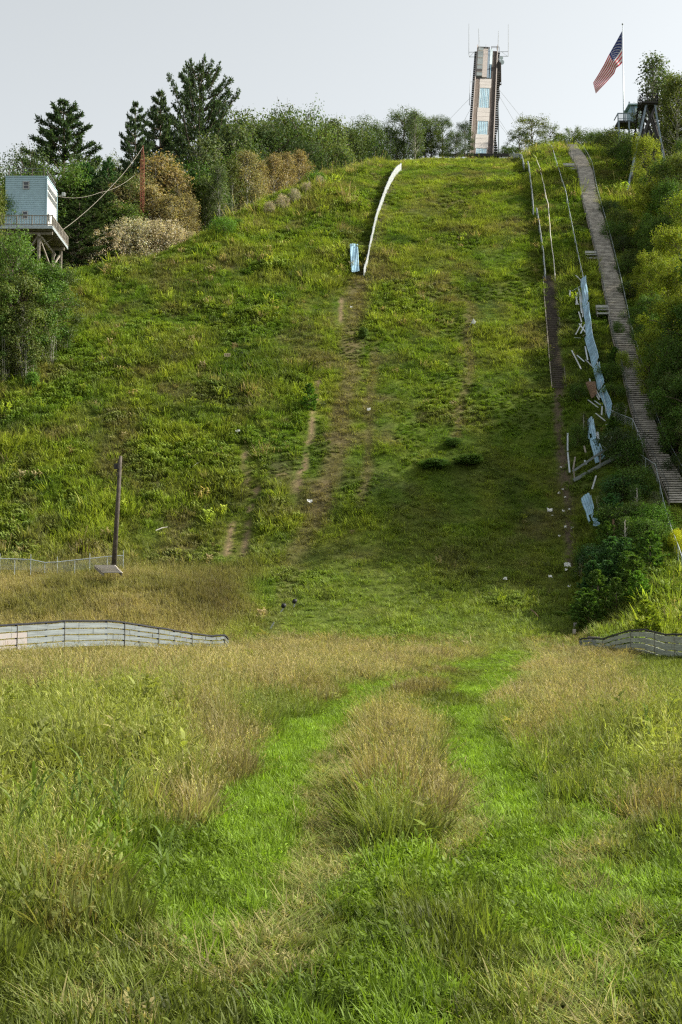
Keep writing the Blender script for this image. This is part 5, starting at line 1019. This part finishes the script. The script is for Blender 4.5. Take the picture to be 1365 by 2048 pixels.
# ---- right side: saplings and shrubs of the bank
row([('sapling',i % 2, x, y-8, y+random.uniform(56,74), c_, {'wide': w_*1.2}) for i, (x, y, Y, c_, w_) in enumerate([(1195,1150,80,'green',1.0),(1172,1185,79,'green',1.2),(1255,1112,84,'green',1.1),(1275,1150,81,'bright',1.1),(1268,1120,83,'green',1.2),(1215,1130,84,'blue',1.2),(1232,1165,80,'green',.9),(1300,1072,87,'green',1.2),(1250,1085,88,'blue',1.2),(1185,1130,84,'blue',1.1),(1292,1210,76,'lime',1.2),(1178,1196,78,'green',1.4)])],
    'young bushy pine on the right bank, {} from the left', 'young pines on the right bank')
row([(('bush','sapling','willow','bush')[i % 4],i % 2, x, y-(16 if y > 860 else -4), y+random.uniform(36,58), c_, {'wide': w_*(1.0 if i % 4 in (0, 3) else 1.25)}) for i, (x, y, Y, c_, w_) in enumerate([(1155,842,103,'green',.6),(1238,958,97,'bright',.9),(1206,1000,95,'green',.8),(1240,965,96,'blue',1.3),(1265,945,97,'green',1.1),(1222,1005,94,'blue',1),(1270,985,93,'green',1.1),(1240,1020,91,'green',1.2),(1285,1015,91,'olive',1),(1215,1060,89,'green',.9),(1250,1050,88,'green',1.2),(1192,1102,87,'blue',1.1),(1290,1050,88,'green',1.1),(1225,1090,86,'blue',1.2),(1160,1120,85,'green',.9),(1235,870,103,'dark',1.0),(1255,890,101,'green',1),(1225,830,107,'green',1.1),(1240,800,110,'green',1.1),(1228,760,114,'green',1),(1215,720,119,'green',1),(1230,690,122,'green',1),(1168,820,107,'olive',.9),(1155,760,113,'green',.7),(1310,1020,90,'bright',.9)])],
    'dense green shrub on the right bank below the stairs, {} from the left', 'dense shrubs on the right bank')
plant('aspen', 0, 1310, 982, 1048, 'sage', 'single pale leaved sapling tree on the right bank beside the chain link', wide=1.3)
plant('bush', 1, 1176, 1127, 1148, 'tan', 'small rust brown dead shrub on the lower right bank', wide=.5)
row([('bush',0,1352,1056,1098,'yellow',{'wide':.5}),('bush',1,1364,1064,1112,'yellow',{'wide':.5}),('bush',2,1384,1050,1100,'yellow',{'wide':.6}),('bush',1,1347,1010,1050,'lime',{'wide':.6})], 'yellow goldenrod clump outside the curling fence, {} from the left', 'goldenrod clumps by the right fence', 'goldenrod')
# ---- right hand wood beside the stairs
row([('bush',0,1188,262,206,'oak'),('bush',1,1206,268,202,'dark'),('bush',0,1222,256,200,'oak',{'wide':1.1}),('bush',1,1240,262,190,'olive'),('bush',2,1262,266,184,'oak'),('bush',2,1195,290,198,'dark'),('bush',0,1215,300,192,'green'),('bush',1,1240,288,186,'dark',{'wide':1.2}),('bush',0,1272,284,178,'green'),('bush',1,1205,330,188,'dark'),('bush',2,1228,335,182,'green'),('oak',2,1258,318,176,'oak'),('bush',1,1218,366,178,'tan',{'wide':.7}),('oak',1,1240,365,172,'dark',{'wide':1.1}),('oak',2,1270,385,168,'green')],
    'green tree or shrub right of the upper stairs, {} from the left', 'greenery right of the upper stairs')
row([('wispy',0,1308,104,176,'sage',{'wide':1.0}),('wispy',1,1335,140,178,'olive',{'wide':1.2}),('aspen',1,1352,150,172,'olive'),('aspen',0,1385,140,174,'olive'),('oak',1,1395,200,174,'olive',{'wide':.6}),('oak',0,1412,180,176,'olive',{'wide':.6}),('aspen',2,1340,212,180,'lime')], 'tall leafy tree behind the dark lookout tower, {} from the left', 'tall trees at the upper right edge')
row([('maple',i % 3, x, y, Y, c_, {'wide': w_}) for i, (x, y, Y, c_, w_) in enumerate([(1292,268,161,'lime',.55),(1388,262,158,'green',.8),(1326,316,152,'green',.7),(1372,300,150,'olive',1),(1300,360,150,'lime',.8),(1338,360,146,'green',.9),(1376,380,142,'lime',.9),(1290,440,146,'green',.75),(1322,430,141,'green',.9),(1358,450,136,'lime',.95),(1298,500,134,'lime',.8),(1335,510,130,'lime',.95),(1375,520,127,'lime',1),(1300,585,124,'green',.75),(1342,590,120,'lime',.95),(1380,600,118,'green',1),(1298,655,116,'lime',.62),(1335,670,113,'green',.8),(1372,680,111,'green',1),(1350,740,107,'oak',.75),(1385,740,105,'green',1),(1400,820,100,'oak',.8)])],
    'yellow green maple like tree crowding the right edge, {} from the left', 'yellow green trees crowding the right edge')
row([('bush',i % 3, x, y, y+random.uniform(34,50), c_, {'wide': w_}) for i, (x, y, c_, w_) in enumerate([(1218,400,'dark',1),(1232,440,'green',1),(1246,470,'dark',1),(1240,420,'oak',1),(1252,520,'green',.9),(1262,560,'dark',1),(1262,500,'oak',1),(1272,610,'green',1),(1284,650,'dark',1),(1300,720,'green',.9),(1312,760,'dark',1),(1325,800,'dark',1),(1338,840,'oak',1),(1350,870,'dark',1),(1362,905,'dark',1),(1340,790,'green',1),(1360,830,'dark',1.2),(1236,640,'green',.5),(1247,700,'lime',.5)])],
    'shrub crowding the right side of the stairs, {} from the left', 'shrubs along the right side of the stairs')
# tall wood just outside the frame whose shadow falls over the chute
for i, (x, y, h_, v) in enumerate([(35,102,16,1),(34,109,19,2),(43,105,19,0),(40,114,19,1),(51,110,20,2),(38,120,14,0)]):
    tm, cm = K['maple', v]; z0 = ground(x, y); root = empty('broadleaf_tree', Vector((x, y, z0)), 'broad leafy tree of the wood beyond the right frame edge', 'tree', 'wood beyond the right frame edge'); root.scale = (h_*1.1, h_*1.1, h_); root.rotation_euler = (0,0,i*1.3)
    newobj('trunk', tm, root); c = newobj('crown', cm, root); c.color = (*COLS['green'], 1)
